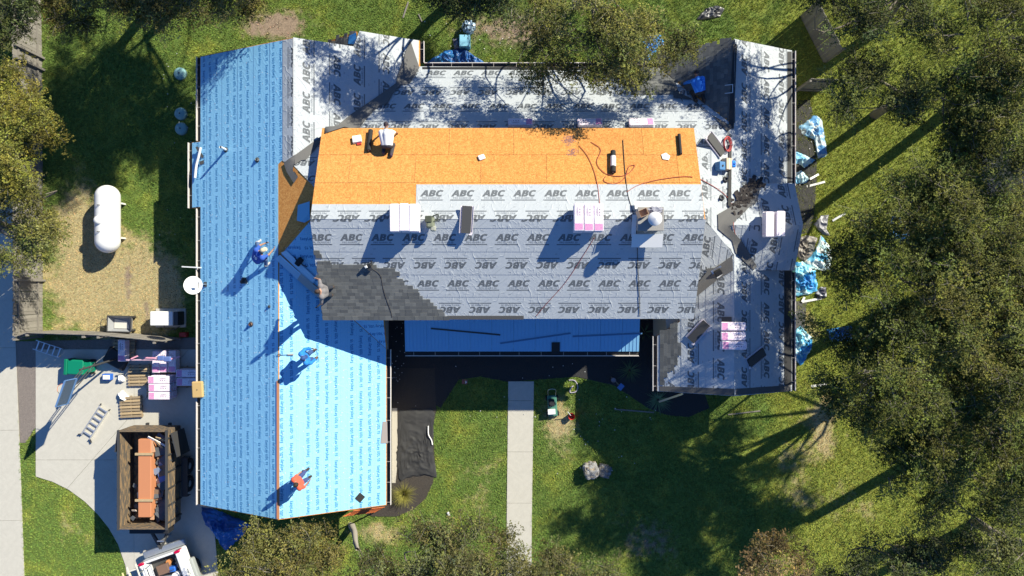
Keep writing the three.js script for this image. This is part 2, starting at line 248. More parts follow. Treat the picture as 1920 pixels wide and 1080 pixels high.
// underlayment laid in lapped sheets; bounds: heights up the slope where one sheet ends and the next begins
function sheets(poly, p, parent, m, { e = .95, period = 1.13, bounds, flip = 0, full, name = 'underlayment_sheet', off = .01, start, turn } = {}) {
  const f = turn ? (({ g, u }) => ({ g: u, u: g.map((v) => -v), k: 1 }))(frameOf(p)) : frameOf(p), vOf = (x, z) => (x * f.g[0] + z * f.g[1]) * f.k, uOf = (x, z) => x * f.u[0] + z * f.u[1], vs = poly.map(([x, z]) => vOf(x, z)), lo = start ?? Math.min(...vs), hi = Math.max(...vs);
  const b = bounds || (() => { const r = []; for (let v = lo; v < hi - .05; v += e) r.push(v); r.push(hi); return r; })();
  for (let i = 0; i < b.length - 1; i++) {
    const v0 = b[i], v1 = b[i + 1], d = full || Math.max(e, v1 - v0), s = (i + flip) % 2, du = rr(0, 1);
    let q = clip(clip(poly, f.g[0], f.g[1], v1 / f.k), -f.g[0], -f.g[1], -v0 / f.k); if (q.length < 3) continue;
    const lift = (x, z) => p.h(x, z) + off + .011 * (1 - (vOf(x, z) - v0) / (v1 - v0));
    const g = slab(q, lift, (x, z) => p.h(x, z) + .002, (x, z) => { const u = uOf(x, z) / period + du, v = (vOf(x, z) - v0) / d; return s ? [-u, 1 - v] : [u, v]; });
    if (g) part(name, g, m, parent);
  }
}
// shingles: rows of separate tabs, each tilted so that its lower edge stands proud
const tabGeo = [.15, .19, .23, .28].map((w) => { const g = new THREE.BoxGeometry(w - .004, .012, .172); g.rotateX(.05); return g; });
let shingleCount = 0; const tabStuff = new Map();
function shingles(poly, p, parent, mats, off = .034, keep = 0) {
  const f = frameOf(p), vOf = (x, z) => (x * f.g[0] + z * f.g[1]) * f.k, uOf = (x, z) => x * f.u[0] + z * f.u[1], vs = poly.map((a) => vOf(...a)), us = poly.map((a) => uOf(...a));
  const X = V(f.u[0], 0, f.u[1]), Y = normalOf(p), Z = X.clone().cross(Y), q = new THREE.Quaternion().setFromRotationMatrix(new THREE.Matrix4().makeBasis(X, Y, Z)), rest = mats.map(() => []);
  const todo = [];
  for (let v = Math.min(...vs); v < Math.max(...vs); v += .14) for (let u = Math.min(...us) - rr(0, .2); u < Math.max(...us);) {
    const k = Math.floor(rnd() * 4), w = [.15, .19, .23, .28][k], uc = u + w / 2, vc = v + .07; u += w;
    const x = uc * f.u[0] + vc / f.k * f.g[0], z = uc * f.u[1] + vc / f.k * f.g[1]; if (!inside(poly, x, z)) continue;
    todo.push([k, V(x, p.h(x, z), z).addScaledVector(Y, off + (rnd() < .4 ? .005 : 0)), Math.floor(rnd() * mats.length)]);
  }
  for (const [k, pos, mi] of todo) {
    if (keep-- > 0) { const t = part('shingle', tabGeo[k], mats[mi], parent); t.position.copy(pos); t.quaternion.copy(q); } else rest[mi].push(tabGeo[k].clone().applyQuaternion(q).translate(pos.x, pos.y, pos.z));
  }
  rest.forEach((r, i) => { if (r.length) stuff(part('shingles', r, mats[i], parent)); });
}
// a gutter along an eave: trough with a pale outer lip and straps
function gutter(a, b, out) {
  const g = new THREE.Group(); g.name = 'gutter'; house.add(g); const o = V(out[0], 0, out[1]), up = V(0, 1, 0), L = a.distanceTo(b), s = (p, d, h) => p.clone().addScaledVector(o, d).addScaledVector(up, h);
  part('trough', [beam(s(a, .085, -.13), s(b, .085, -.13), .15, .008), beam(s(a, .008, -.075), s(b, .008, -.075), .006, .1)], M.gutterIn, g);
  part('lip', [beam(s(a, .165, -.07), s(b, .165, -.07), .022, .12)], M.lip, g);
  for (let d = .35; d < L - .1; d += rr(.75, 1.0)) { const p = a.clone().lerp(b, d / L); part('strap', rod(s(p, 0, -.02), s(p, .16, -.02), .006, .006, 5), M.lip, g); }
}
{
  const w = (profile, along, from, to) => {                  // wall prism: profile is [[across, height], ...]
    const s = new THREE.Shape(profile.map(([a, b]) => new THREE.Vector2(a, b))), g = new THREE.ExtrudeGeometry(s, { depth: to - from, bevelEnabled: false });
    if (along === 'z') g.translate(0, 0, from); else g.rotateY(Math.PI / 2).translate(from, 0, 0); return g;
  };
  part('wall', w([[-12.5, 0], [-5.6, 0], [-5.6, 2.65], [-9.06, 4.25], [-12.5, 2.65]], 'z', -4.6, 8.65), M.wall, house);
  part('wall', w([[-12.5, 0], [-4.2, 0], [-4.2, 2.65], [-8.38, 4.55], [-12.5, 2.65]], 'z', -9.25, -4.61), M.wall, house);
  part('wall', w([[-13.0, 0], [-12.51, 0], [-12.51, 2.6], [-13.0, 2.4]], 'z', -5.8, -3.6), M.wall, house);
  part('wall', w([[6.4, 0], [11.2, 0], [11.2, 2.65], [8.77, 3.8], [6.4, 2.65]], 'z', -9.5, 3.9), M.wall, house);
  part('wall', w([[8.75, 0], [8.75, 2.62], [5.86, 4.02], [5.86, 0]], 'x', -4.19, 6.39), M.wall, house);            // across = -z after the turn
  part('wall', w([[-.85, 0], [-.85, 4.72], [2.47, 6.2], [5.85, 4.72], [5.85, 0]], 'x', -6.9, 6.6), M.wall, house);
  part('wall', w([[.85, 0], [.85, 3.45], [2.455, 4.2], [4.05, 3.45], [4.05, 0]], 'x', 8.4, 11.21), M.wall, house);
}
const sl = slopeOf('roof_slope', 'blue underlayment slope with gutter and satellite dish'); deck(POLY.L, PL, sl);
sheets([[-12.9, -9.57], [-8.87, -9.57], [-8.87, -4.95], [-9.07, -4.8], [-9.07, 8.97], [-12.9, 8.97], [-12.9, -3.36], [-13.34, -3.36], [-13.34, -6.06], [-12.9, -6.06]], PL, sl, M.udl, { e: .86 });
sheets([[-8.86, -9.57], [-8.4, -9.57], [-8.4, -4.75], [-8.86, -4.9]], PL, sl, M.abc, { e: .5, full: .9 });
const sr = slopeOf('roof_slope', 'blue underlayment slope falling towards the porch'); deck(POLY.R, PR, sr);
sheets([[-9.03, -1.28], [-5.22, 2.52], [-5.22, 8.97], [-9.03, 8.97]], PR, sr, M.udl, { e: .86 });
part('ridge_board', [beam(V(-9.07, 4.53, 3.6), V(-9.07, 4.53, 8.95), .1, .03)], M.redRust, sr);
const sa = slopeOf('roof_slope', 'white printed underlayment slope beside the valley'); deck(POLY.A, PA, sa);
sheets(POLY.A, PA, sa, M.abc, { e: .98, start: 3.86 * 1.105 });
const sb = slopeOf('roof_slope', 'white printed underlayment slope under the back eave'); deck(POLY.B, PB, sb);
sheets(POLY.B, PB, sb, M.abc, { e: .87, flip: 1 });
shingles(ppoly([[1115, 128], [1236, 128], [1262, 150], [1275, 178], [1190, 178], [1185, 168], [1160, 150], [1118, 136]], PB), PB, sb, M.shingle);
const sf = slopeOf('roof_slope', 'blue underlayment slope in the corner under the rake'); deck(POLY.F, PF, sf);
sheets([[-8.95, -1.3], [-7.6, -2.6], [-6.9, -1.9], [-6.85, .85], [-5.22, .85], [-5.22, 2.5]], PF, sf, M.udl, { e: .86 });
const smb = slopeOf('roof_slope', 'bare wood sheathing slope with white underlayment by the ridge');
{
  deck(POLY.MB, PMB, smb, M.wood);
  const f = frameOf(PMB), gap = .012, tones = [[1, 1, 1], [.9, .88, .86], [.97, .95, .92], [1, .97, .92]].map((c) => mat(c, .9, { map: osbTex })); let row = 0;           // sheathing panels, 2.44 by 1.22 m, staggered
  for (let z = -6.12; z < -2.5; z += 1.12, row++) for (let x = -7.25 - (row % 2) * 1.22; x < 6.95; x += 2.44) {
    let q = [[Math.max(-7.25, x), z + gap], [Math.min(6.95, x + 2.44 - gap), z + gap], [Math.min(6.95, x + 2.44 - gap), Math.min(-2.47, z + 1.12)], [Math.max(-7.25, x), Math.min(-2.47, z + 1.12)]]; if (q[1][0] - q[0][0] < .05) continue;
    const o = [rnd(), rnd()], sw = rnd() < .5, g = slab(q, (a, b) => PMB.h(a, b) + .014, (a, b) => PMB.h(a, b) + .001, (a, b) => sw ? [a / 2 + o[0], b / 2 + o[1]] : [b / 2 + o[1], a / 2 + o[0]]); if (g) part('sheathing_panel', g, tones[Math.floor(rnd() * 4)], smb);
  }
  const k = f.k, r = -2.47 * k;
  sheets(ppoly([[582, 383], [1320, 383], [1320, 411], [580, 411]], PMB).map(([x, z]) => [Math.max(-7.24, Math.min(6.94, x)), z]), PMB, smb, M.abc, { bounds: [r - .62, r], full: .96, off: .026, flip: 0 });
  sheets([[onp(781, 346, PMB).x, onp(781, 346, PMB).z], [6.94, -3.81], [6.94, -3.04], [onp(780, 383, PMB).x, -3.04]], PMB, smb, M.abc, { bounds: [r - 1.46, r - .62], full: .96, off: .024, flip: 1 });
}
const smf = slopeOf('roof_slope', 'white printed underlayment slope part covered in grey shingles'); deck(POLY.MF, PMF, smf);
{
  const k = frameOf(PMF).k, top = 2.47 * k, e = .907;
  sheets(POLY.MF, PMF, smf, M.abc, { bounds: [0, 1, 2, 3, 4].map((i) => top - .34 - (4 - i) * e).concat([top]), e, full: .93, flip: 1 });
  shingles(ppoly([[590, 440], [596, 470], [602, 487], [615, 487], [626, 494], [690, 497], [732, 503], [745, 515], [760, 530], [785, 550], [805, 566], [822, 578], [838, 590], [838, 599], [609, 599]], PMF), PMF, smf, M.shingle, .034, 300);
  part('starter_strip', slab(ppoly([[838, 592], [982, 592], [982, 599], [838, 599]], PMF), (x, z) => PMF.h(x, z) + .03, (x, z) => PMF.h(x, z) + .004), M.felt, smf);
}
const sdu = slopeOf('roof_slope', 'newly shingled slope under the back trees'); deck([[6.06, -9.7], [8.77, -9.7], [8.77, -6.41], [6.06, -9.06]], PDL, sdu); shingles(POLY.DLu, PDL, sdu, M.shingle, .02);
const sdl = slopeOf('roof_slope', 'white underlayment slope with the first shingle rows'); deck(POLY.DLl, PDL, sdl); sheets(POLY.DLl, PDL, sdl, M.abc, { e: .98 });
shingles(ppoly([[1240, 622], [1272, 604], [1274, 662], [1266, 690], [1252, 702], [1246, 716], [1238, 725]], PDL), PDL, sdl, M.shingle);
const sdr = slopeOf('roof_slope', 'white underlayment slope dappled by tree shadow'); deck(POLY.DR, PDR, sdr); sheets(POLY.DR, PDR, sdr, M.abc, { e: 1.0 });
const sg = slopeOf('roof_slope'); deck(POLY.G, PG, sg); sheets(POLY.G, PG, sg, M.abc, { e: .95, turn: true });
const se = slopeOf('roof_slope', 'small cross gable slope facing the sun'); deck(POLY.EB, PEB, se); sheets(POLY.EB, PEB, se, M.abc, { e: .95, turn: true });
const sf2 = slopeOf('roof_slope', 'small cross gable slope facing the front'); deck(POLY.EF, PEF, sf2); sheets(POLY.EF, PEF, sf2, M.abc, { e: .95, flip: 1, turn: true });
const ss = slopeOf('roof_slope', 'small old shingled slope'); deck(POLY.S, PS, ss); shingles(POLY.S, PS, ss, M.shingle, .02);
// porch roof of ribbed metal panels; their blue is sky reflection painted in
{
  const p = slopeOf('porch_roof', 'ribbed metal porch roof with the blue sky reflection painted in'); const prof = [];
  for (let x = -4.44; x < 5.2; x += .9) {
    const x1 = Math.min(5.28, x + .895), gs = [slab([[x, .7], [x1, .7], [x1, 2.64], [x, 2.64]], PP.h, (a, b) => PP.h(a, b) - .03)];
    for (let k = 0; k < 6; k++) { const r = x + .03 + k * .15; if (r < x1 - .04) gs.push(beam(V(r, PP.h(r, .7) + .008, .7), V(r, PP.h(r, 2.64) + .008, 2.64), k ? .022 : .036, k ? .022 : .034)); }
    part('panel', gs, M.porch, p);
  }
  for (let x = -4.2; x < 5.2; x += 2.35) part('post', box(.14, 2.4, .14, x, 1.2, 2.45), M.cream, p);
  part('beam', box(9.6, .18, .12, .42, 2.45, 2.45), M.cream, p);
}
gutter(V(-12.93, 2.7, -9.6), V(-12.93, 2.7, -6.12), [-1, 0]); gutter(V(-13.37, 2.5, -6.08), V(-13.37, 2.5, -3.34), [-1, 0]); gutter(V(-12.93, 2.7, -3.3), V(-12.93, 2.7, 9.0), [-1, 0]);
gutter(V(-5.2, 2.7, 2.55), V(-5.2, 2.7, 9.0), [1, 0]); gutter(V(-3.82, 2.7, -10.25), V(-3.82, 2.7, -9.36), [1, 0]); gutter(V(-3.64, 2.7, -9.18), V(6.01, 2.72, -9.18), [0, -1]);
gutter(V(11.6, 2.7, -9.84), V(11.6, 2.7, -4.25), [1, 0]); gutter(V(11.6, 2.7, -.66), V(11.6, 2.7, 4.27), [1, 0]); gutter(V(6.01, 2.73, 2.0), V(6.01, 2.73, 4.27), [-1, 0]); gutter(V(-4.44, 2.6, 2.66), V(5.28, 2.6, 2.66), [0, 1]);
// strips of grey valley membrane draped over the roof where two slopes meet
function drape(name, px, m, off = .045, n = 26) {
  const q = px.map(([x, y]) => { const p = onRoof(x, y); return [p.x, p.z]; }), xs = q.map((a) => a[0]), zs = q.map((a) => a[1]), x0 = Math.min(...xs), x1 = Math.max(...xs), z0 = Math.min(...zs), z1 = Math.max(...zs), P = [], U = [];
  const st = Math.max(x1 - x0, z1 - z0) / n, h = (x, z) => { let v = 0; for (const [a, b] of [[0, 0], [.05, 0], [-.05, 0], [0, .05], [0, -.05]]) v = Math.max(v, roofH(x + a, z + b)); return v + off; };
  for (let x = x0; x < x1; x += st) for (let z = z0; z < z1; z += st) { let c = clip(clip(clip(clip(q, 1, 0, x + st), -1, 0, -x), 0, 1, z + st), 0, -1, -z); for (let i = 1; i + 1 < c.length; i++) for (const v of area2([c[0], c[i], c[i + 1]]) > 0 ? [c[0], c[i + 1], c[i]] : [c[0], c[i], c[i + 1]]) { P.push(v[0], h(v[0], v[1]), v[1]); U.push(v[0], v[1]); } }
  const g = new THREE.BufferGeometry(); g.setAttribute('position', new THREE.Float32BufferAttribute(P, 3)); g.setAttribute('uv', new THREE.Float32BufferAttribute(U, 2)); const w = mergeVertices(g, .004); w.computeVertexNormals(); return part(name, w, m, house);
}
const feltMid = mat([.13, .128, .127], .95, { bumpMap: rep(wrinkle, 1.5, 1.5), bumpScale: .006, side: THREE.DoubleSide });
drape('valley_membrane', [[787, 118], [787, 128], [768, 158], [752, 160], [736, 178], [728, 194], [704, 205], [688, 222], [676, 240], [606, 262], [575, 300], [556, 302], [548, 318], [560, 332], [552, 344], [538, 322], [533, 306], [556, 290], [600, 258], [628, 240], [660, 214], [696, 190], [744, 156], [745, 145]], feltMid);
drape('valley_membrane', [[1372, 238], [1330, 214], [1290, 182], [1262, 172], [1262, 184], [1300, 188], [1340, 222], [1364, 248]], M.felt);
drape('valley_membrane', [[1345, 402], [1375, 385], [1400, 350], [1412, 334], [1427, 345], [1418, 378], [1400, 392], [1365, 425], [1392, 455], [1418, 500], [1412, 507], [1378, 474], [1372, 452], [1346, 430]], feltMid);
drape('valley_membrane', [[1372, 480], [1374, 507], [1345, 524], [1325, 540], [1305, 556], [1305, 534], [1325, 510], [1324, 504], [1340, 502]], feltMid);
const strip = (name, px, p, m, off = .03) => part(name, slab(ppoly(px, p), (x, z) => p.h(x, z) + off, (x, z) => p.h(x, z) + .004), m, house);
strip('starter_strip', [[1236, 724], [1377, 729], [1377, 742], [1236, 733]], PDL, M.felt); strip('starter_strip', [[1379, 729], [1482, 722], [1482, 733], [1379, 741]], PDR, M.felt);
strip('starter_strip', [[792, 126], [1110, 126], [1110, 132], [792, 130]], PB, M.black);
strip('starter_strip', [[1470, 507], [1484, 507], [1484, 722], [1470, 722]], PDR, M.black);
strip('starter_strip', [[1476, 97], [1484, 97], [1484, 343], [1476, 343]], PDR, M.black);
drape('starter_strip', [[1374, 84], [1381, 84], [1375, 242], [1367, 242]], M.black);
drape('ridge_slot', [[1366, 272], [1371, 272], [1370, 382], [1364, 388]], M.black);
drape('valley_membrane', [[1302, 424], [1316, 424], [1308, 500], [1302, 600], [1299, 600]], M.black, .02);
strip('rake_flashing', [[718, 790], [726, 790], [727, 831], [714, 831]], PR, mat([.28, .25, .24], .5), .04);
drape('shingle_patch', [[1352, 594], [1371, 594], [1371, 603], [1352, 603]], M.felt);
drape('underlayment_flap', [[560, 385], [582, 378], [583, 412], [572, 418], [558, 414]], mat([.2, .5, .72], .6, { side: THREE.DoubleSide }), .07);
const blueStrip = mat([.5, .74, .9], .5, { side: THREE.DoubleSide }), greyStrip = mat([.46, .5, .5], .6, { side: THREE.DoubleSide });
drape('valley_strip', [[528, 474], [538, 470], [594, 522], [586, 534]], blueStrip, .06); drape('valley_strip', [[518, 485], [527, 478], [566, 513], [559, 524]], blueStrip, .1); drape('valley_strip', [[559, 524], [566, 513], [604, 546], [598, 558]], greyStrip, .1);
strip('blue_patch', [[655, 68], [668, 62], [668, 84], [653, 83]], PS, mat([.05, .25, .6], .5), .05);
// cap nails in the blue underlayment
{
  const N = 520, im = new THREE.InstancedMesh(new THREE.CylinderGeometry(.016, .016, .006, 8), mat([.7, .72, .74], .6), N), m = new THREE.Matrix4(), q = new THREE.Quaternion(), s = V(1, 1, 1); let n = 0;
  while (n < N) { const f = Math.floor(rnd() * 3), [poly, p] = [[POLY.L, PL], [POLY.R, PR], [POLY.F, PF]][f], x = rr(-12.8, -5.3), z = rr(-9.4, 8.8); if (!inside(poly, x, z) || (f === 0 && (x > -9.1 || rnd() < .6))) continue; q.setFromUnitVectors(V(0, 1, 0), normalOf(p)); m.compose(V(x, p.h(x, z) + .024, z), q, s); im.setMatrixAt(n++, m); }
  im.name = 'cap_nails'; stuff(shade(im)); house.add(im);
}
// red chalk dust spilled on the sheathing
{ const gs = [], m = mat([.5, .27, .2], .95); for (let i = 0; i < 190; i++) { const w = i % 3 ? 0 : 1, a = rnd() * 6.28, r = Math.sqrt(-Math.log(1 - rnd() * .95)) * (w ? 7 : 8), q = onp((w ? 1073 : 1066) + Math.cos(a) * r, (w ? 286 : 263) + Math.sin(a) * r * .8, PMB, .017); gs.push(box(rr(.02, .07), .003, rr(.02, .06), q.x, q.y, q.z, .405, 0, 0)); } stuff(part('chalk_dust', gs, m, smb)); }

// ------------------------------------------------------------------ fences and the neighbour's house
function fence(label, pts, h, lean = 0) {                    // pts: ground pixels along the foot
  const P = pts.map(([x, y]) => at(x, y)), f = thing('wooden_fence', label, 'fence', P[0]);
  for (let i = 0; i + 1 < P.length; i++) {
    const a = P[i], b = P[i + 1], L = a.distanceTo(b), n = Math.round(L / .145), d = b.clone().sub(a).normalize(), o = V(-d.z, 0, d.x);
    for (let k = 0; k < n; k++) { const p = a.clone().addScaledVector(d, (k + .5) * L / n), hh = h + rr(-.03, .03), t = rr(-.012, .012); const q = [M.grey, fenceB, fenceC][Math.floor(rnd() * 3)]; const m = part('plank', plankGeo, q, f); m.position.copy(p.clone().sub(P[0])); m.scale.set(L / n * .95, hh, 1); m.rotation.set(0, Math.atan2(-d.z, d.x), t); }
    for (const y of [.35, h - .3]) wpart('rail', [beam(a.clone().addScaledVector(o, .04).setY(y), b.clone().addScaledVector(o, .04).setY(y), .04, .09)], M.grey, f);
    for (let s = 0; s <= L; s += 2.4) wpart('post', [box(.09, h, .09, ...a.clone().addScaledVector(d, s).addScaledVector(o, .1).setY(h / 2).toArray())], M.grey, f);
  }
  return f;
}
const plankGeo = new THREE.BoxGeometry(1, 1, .018).translate(0, .5, 0), fenceB = mat([.34, .325, .3], .95, { map: woodTex }), fenceC = mat([.38, .365, .34], .95, { map: woodTex });
fence('weathered plank fence along the neighbour driveway', [[80, 625], [80, 330], [79, 110], [76, -60]], 1.85);
fence('weathered plank fence closing off the driveway yard', [[80, 627], [104, 619], [230, 623], [345, 634]], 1.85);
fence('short plank fence under the trees behind the garden', [[1544, 118], [1500, 30]], 1.8);
fence('short plank fence running out from the gable wall', [[1488, 170], [1535, 172]], 1.8);
{
  const t = thing('neighbour_house', 'grey roofed neighbouring house mostly hidden by the oak canopy', 'house', at(1930, 480));
  const p0 = t.position, w = (g) => g.map((q) => [q[0] - p0.x, q[1] - p0.z]), A = [[20.2, -7.4], [27, -9.5], [31.5, 3.2], [23.8, 5.2]], C = [26, -2.2];
  part('wall', slab(w([[20.8, -6.9], [26.7, -8.7], [30.8, 2.8], [24.2, 4.6]]), () => 2.8, () => 0), M.wall, t);
  for (let i = 0; i < 4; i++) { const a = A[i], b = A[(i + 1) % 4]; const g = new THREE.BufferGeometry(); const q = w([a, b, C]); g.setAttribute('position', new THREE.Float32BufferAttribute([q[0][0], 2.8, q[0][1], q[2][0], 5.0, q[2][1], q[1][0], 2.8, q[1][1]], 3)); g.setAttribute('uv', new THREE.Float32BufferAttribute([0, 0, 8, 0, 0, 8], 2)); g.computeVertexNormals(); part('roof_slope', g, mat([.17, .18, .185], .95, { map: rep(shingleTex, 3, 3), side: THREE.DoubleSide }), t); }
}

// ------------------------------------------------------------------ yard things
const T0 = (px, py, h = 0) => at(px, py, h);
{
  const t = thing('propane_tank', 'white capsule shaped propane tank on dry grass', 'propane tank', T0(221, 414));
  const cap = new THREE.CapsuleGeometry(.51, 1.98, 16, 36).rotateX(Math.PI / 2).translate(0, .78, 0); part('shell', cap, mat([.8, .8, .8], .35), t);
  part('dome_lid', [new THREE.SphereGeometry(.2, 20, 10, 0, 6.3, 0, 1.6).scale(1, .8, 1).translate(-.12, 1.26, .1), cyl(.2, .2, .06, -.12, 1.2, .1)], M.white, t);
  for (const z of [-.75, .8]) { part('leg', [box(.75, .34, .07, 0, .17, z)], M.white, t); part('lifting_lug', [new THREE.TorusGeometry(.05, .014, 6, 12).translate(-.1, 1.31, z * .75)], M.dark, t); }
}
{
  const t = thing('standby_generator', 'white boxy generator on a slab beside the fence', 'generator', T0(322, 596));
  part('base_slab', box(1.35, .1, .85, 0, .05, 0), M.concrete, t); part('housing', rbox(1.02, .68, .64, .05, -.08, .44, 0), M.white, t); part('end_panel', rbox(.2, .6, .6, .02, .53, .42, 0), M.dark, t); part('conduit', tube([V(-.25, .2, .33), V(-.2, .12, .5), V(.1, .1, .52), V(.45, .14, .36)], .018), M.grey, t);
}
{
  const t = thing('gas_can', 'red plastic can in the shade beside the generator', 'gas can', T0(348, 627)); part('can', rbox(.34, .3, .22, .05, 0, .15, 0), M.red, t); part('spout', rod(V(.1, .3, 0), V(.2, .4, 0), .025), M.red, t);
}
{
  const t = thing('dump_cart', 'grey garden dump cart with a pull handle on dry grass', 'cart', T0(238, 606)); t.rotation.y = -.03;
  const o = .52, i = .38, s = (w, d, w2, d2, h) => [[-w, 0], [w, 0]]; const wl = .53, wd = .35;
  part('tray', [box(.8, .03, .46, 0, .28, 0), beam(V(-.4, .29, -.23), V(.4, .29, -.23), .02, .02), slopedPanel([-.4, .28, .23], [.4, .28, .23], [wl, .62, wd], [-wl, .62, wd]), slopedPanel([.4, .28, -.23], [-.4, .28, -.23], [-wl, .62, -wd], [wl, .62, -wd]), slopedPanel([.4, .28, .23], [.4, .28, -.23], [wl, .62, -wd], [wl, .62, wd]), slopedPanel([-.4, .28, -.23], [-.4, .28, .23], [-wl, .62, wd], [-wl, .62, -wd])], mat([.3, .31, .33], .6, { side: THREE.DoubleSide }), t);
  part('rim', [beam(V(-wl, .62, wd), V(wl, .62, wd), .04, .03), beam(V(-wl, .62, -wd), V(wl, .62, -wd), .04, .03), beam(V(-wl, .62, -wd), V(-wl, .62, wd), .04, .03), beam(V(wl, .62, -wd), V(wl, .62, wd), .04, .03)], M.dark, t);
  for (const x of [-.3, .32]) for (const z of [-.3, .3]) part('wheel', new THREE.TorusGeometry(.11, .045, 8, 18).translate(x, .15, z), M.rubber, t);
  part('handle', [tube([V(-.5, .3, -.16), V(-.85, .45, -.16), V(-.88, .45, .16), V(-.5, .3, .16)], .016), rod(V(-.72, .4, -.16), V(-.72, .4, .16), .012)], M.dark, t);
  part('dry_mix', slab([[-.38, -.2], [.2, -.1], [.3, .22], [-.38, .22]], () => .33, () => .29), mat([.6, .58, .54], .95), t);
}
function slopedPanel(a, b, c, d) { const g = new THREE.BufferGeometry(); g.setAttribute('position', new THREE.Float32BufferAttribute([...a, ...b, ...c, ...a, ...c, ...d], 3)); g.setAttribute('uv', new THREE.Float32BufferAttribute([0, 0, 1, 0, 1, 1, 0, 0, 1, 1, 0, 1], 2)); g.computeVertexNormals(); return g; }
for (const [px, py, l] of [[339, 139, 'round blue plastic lid lying alone on the shaded grass'], [340, 214, 'round blue plastic lid beside its twin, on the sunnier side'], [341, 242, 'round blue plastic lid beside its twin, close to the eave']]) { const t = thing('tank_lid', l, 'lid', T0(px, py)); part('cover', [new THREE.LatheGeometry([[0, .17], [.12, .165], [.22, .14], [.27, .1], [.28, .02]].map(([a, b]) => new THREE.Vector2(a, b)), 28)], mat([.2, .38, .4], .7, { side: THREE.DoubleSide }), t); part('collar', cyl(.3, .28, .05, 0, 0, 0, 24), mat([.1, .16, .16], .8), t); part('knob', cyl(.03, .03, .03, 0, .165, 0), M.dark, t); }
// crumpled plastic sheet
function crumple(name, label, cat, pts, h, cols, o = {}) {   // pts: outline in pixels at ground height
  const q = gpoly(pts, .15), c = q.reduce((a, b) => [a[0] + b[0] / q.length, a[1] + b[1] / q.length], [0, 0]), base = V(c[0], o.y || 0, c[1]), t = thing(name, label, cat, base), N = 26, P = [], C = [], U = [], sd = rnd() * 50, hasColor = cols.map((x) => lin(...x));
  const ray = (a) => { let best = 0; const dx = Math.cos(a), dz = Math.sin(a); for (let i = 0; i < q.length; i++) { const A = q[i], B = q[(i + 1) % q.length], ex = B[0] - A[0], ez = B[1] - A[1], den = dx * ez - dz * ex; if (Math.abs(den) < 1e-9) continue; const s = ((A[0] - c[0]) * ez - (A[1] - c[1]) * ex) / den, u = ((A[0] - c[0]) * dz - (A[1] - c[1]) * dx) / den; if (s > 0 && u >= 0 && u <= 1) best = Math.max(best, s); } return best; };
  const pt = (i, j) => { const a = j / 54 * 6.2832, r = i / N, R = ray(a) * r * (1 + .06 * n2(a * 3, sd + i * .2)), x = R * Math.cos(a), z = R * Math.sin(a), w = 1 - Math.abs(n2(x * 1.25 + sd, z * 1.25)), w2 = 1 - Math.abs(n2(x * 3.1 - sd, z * 3.1)), y = .012 + h * Math.pow(Math.max(0, 1 - r * r), .45) * (.15 + .6 * w * w + .35 * w2 * w2); return V(x, y, z); };
  const put = (a) => { P.push(a.x, a.y, a.z); U.push(a.x, a.z); };
  for (let i = 0; i < N; i++) for (let j = 0; j < 54; j++) { const a = pt(i, j), b = pt(i + 1, j), d = pt(i, j + 1), e = pt(i + 1, j + 1), k = n2(b.x * .9 + sd * 3, b.z * 1.1) + .25 * n2(b.x * 3, b.z * 3 + sd), cc = hasColor[Math.min(hasColor.length - 1, Math.floor(Math.max(0, .5 + k * .6) * hasColor.length))]; for (const v of [a, d, b, b, d, e]) { put(v); C.push(cc.r, cc.g, cc.b); } }
  const g = new THREE.BufferGeometry(); g.setAttribute('position', new THREE.Float32BufferAttribute(P, 3)); g.setAttribute('uv', new THREE.Float32BufferAttribute(U, 2)); g.setAttribute('color', new THREE.Float32BufferAttribute(C, 3)); { g.computeVertexNormals(); const nn = g.attributes.normal, acc = new Map(), key = (i) => `${Math.round(P[i * 3] * 500)},${Math.round(P[i * 3 + 2] * 500)}`; for (let i = 0; i < nn.count; i++) { const k = key(i), v = acc.get(k) || V(0, 0, 0); v.x += nn.getX(i); v.y += nn.getY(i); v.z += nn.getZ(i); acc.set(k, v); } for (let i = 0; i < nn.count; i++) { const v = acc.get(key(i)).clone().normalize(); nn.setXYZ(i, v.x, v.y, v.z); } }
  const m = shade(new THREE.Mesh(g, mat([1, 1, 1], o.rough ?? .45, { vertexColors: true, side: THREE.DoubleSide }))); m.name = 'sheet'; t.add(m); return t;
}
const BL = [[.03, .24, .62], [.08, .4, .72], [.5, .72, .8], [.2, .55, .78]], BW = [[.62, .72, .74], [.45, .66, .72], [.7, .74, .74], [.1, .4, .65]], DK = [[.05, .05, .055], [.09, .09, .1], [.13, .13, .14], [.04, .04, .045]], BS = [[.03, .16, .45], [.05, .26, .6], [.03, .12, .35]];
crumple('tarp', 'crumpled blue tarp spilling over the grass beside the small gable', 'tarp', [[1484, 520], [1492, 492], [1508, 490], [1530, 505], [1536, 545], [1520, 553], [1486, 556]], .4, BL);
crumple('tarp', 'pale cyan and white plastic sheet spread over grass', 'tarp', [[1508, 492], [1530, 470], [1541, 440], [1562, 466], [1561, 505], [1545, 508], [1525, 505]], .2, BW);
crumple('tarp', 'bright blue tarp heap beside bare black fabric', 'tarp', [[1483, 628], [1503, 610], [1512, 622], [1526, 634], [1524, 655], [1505, 686], [1486, 670]], .35, BL);
crumple('tarp', 'blue tarp half hidden in leafy shade by the gable wall', 'tarp', [[1498, 236], [1530, 214], [1544, 222], [1554, 290], [1535, 296], [1530, 262], [1506, 252]], .2, [[.2, .4, .6], [.5, .6, .65], [.1, .3, .6]]);
crumple('tarp', 'light blue tarp strip along the gutter', 'tarp', [[1487, 282], [1500, 285], [1532, 300], [1510, 315], [1498, 306], [1487, 309]], .25, [[.2, .5, .75], [.4, .6, .7]]);
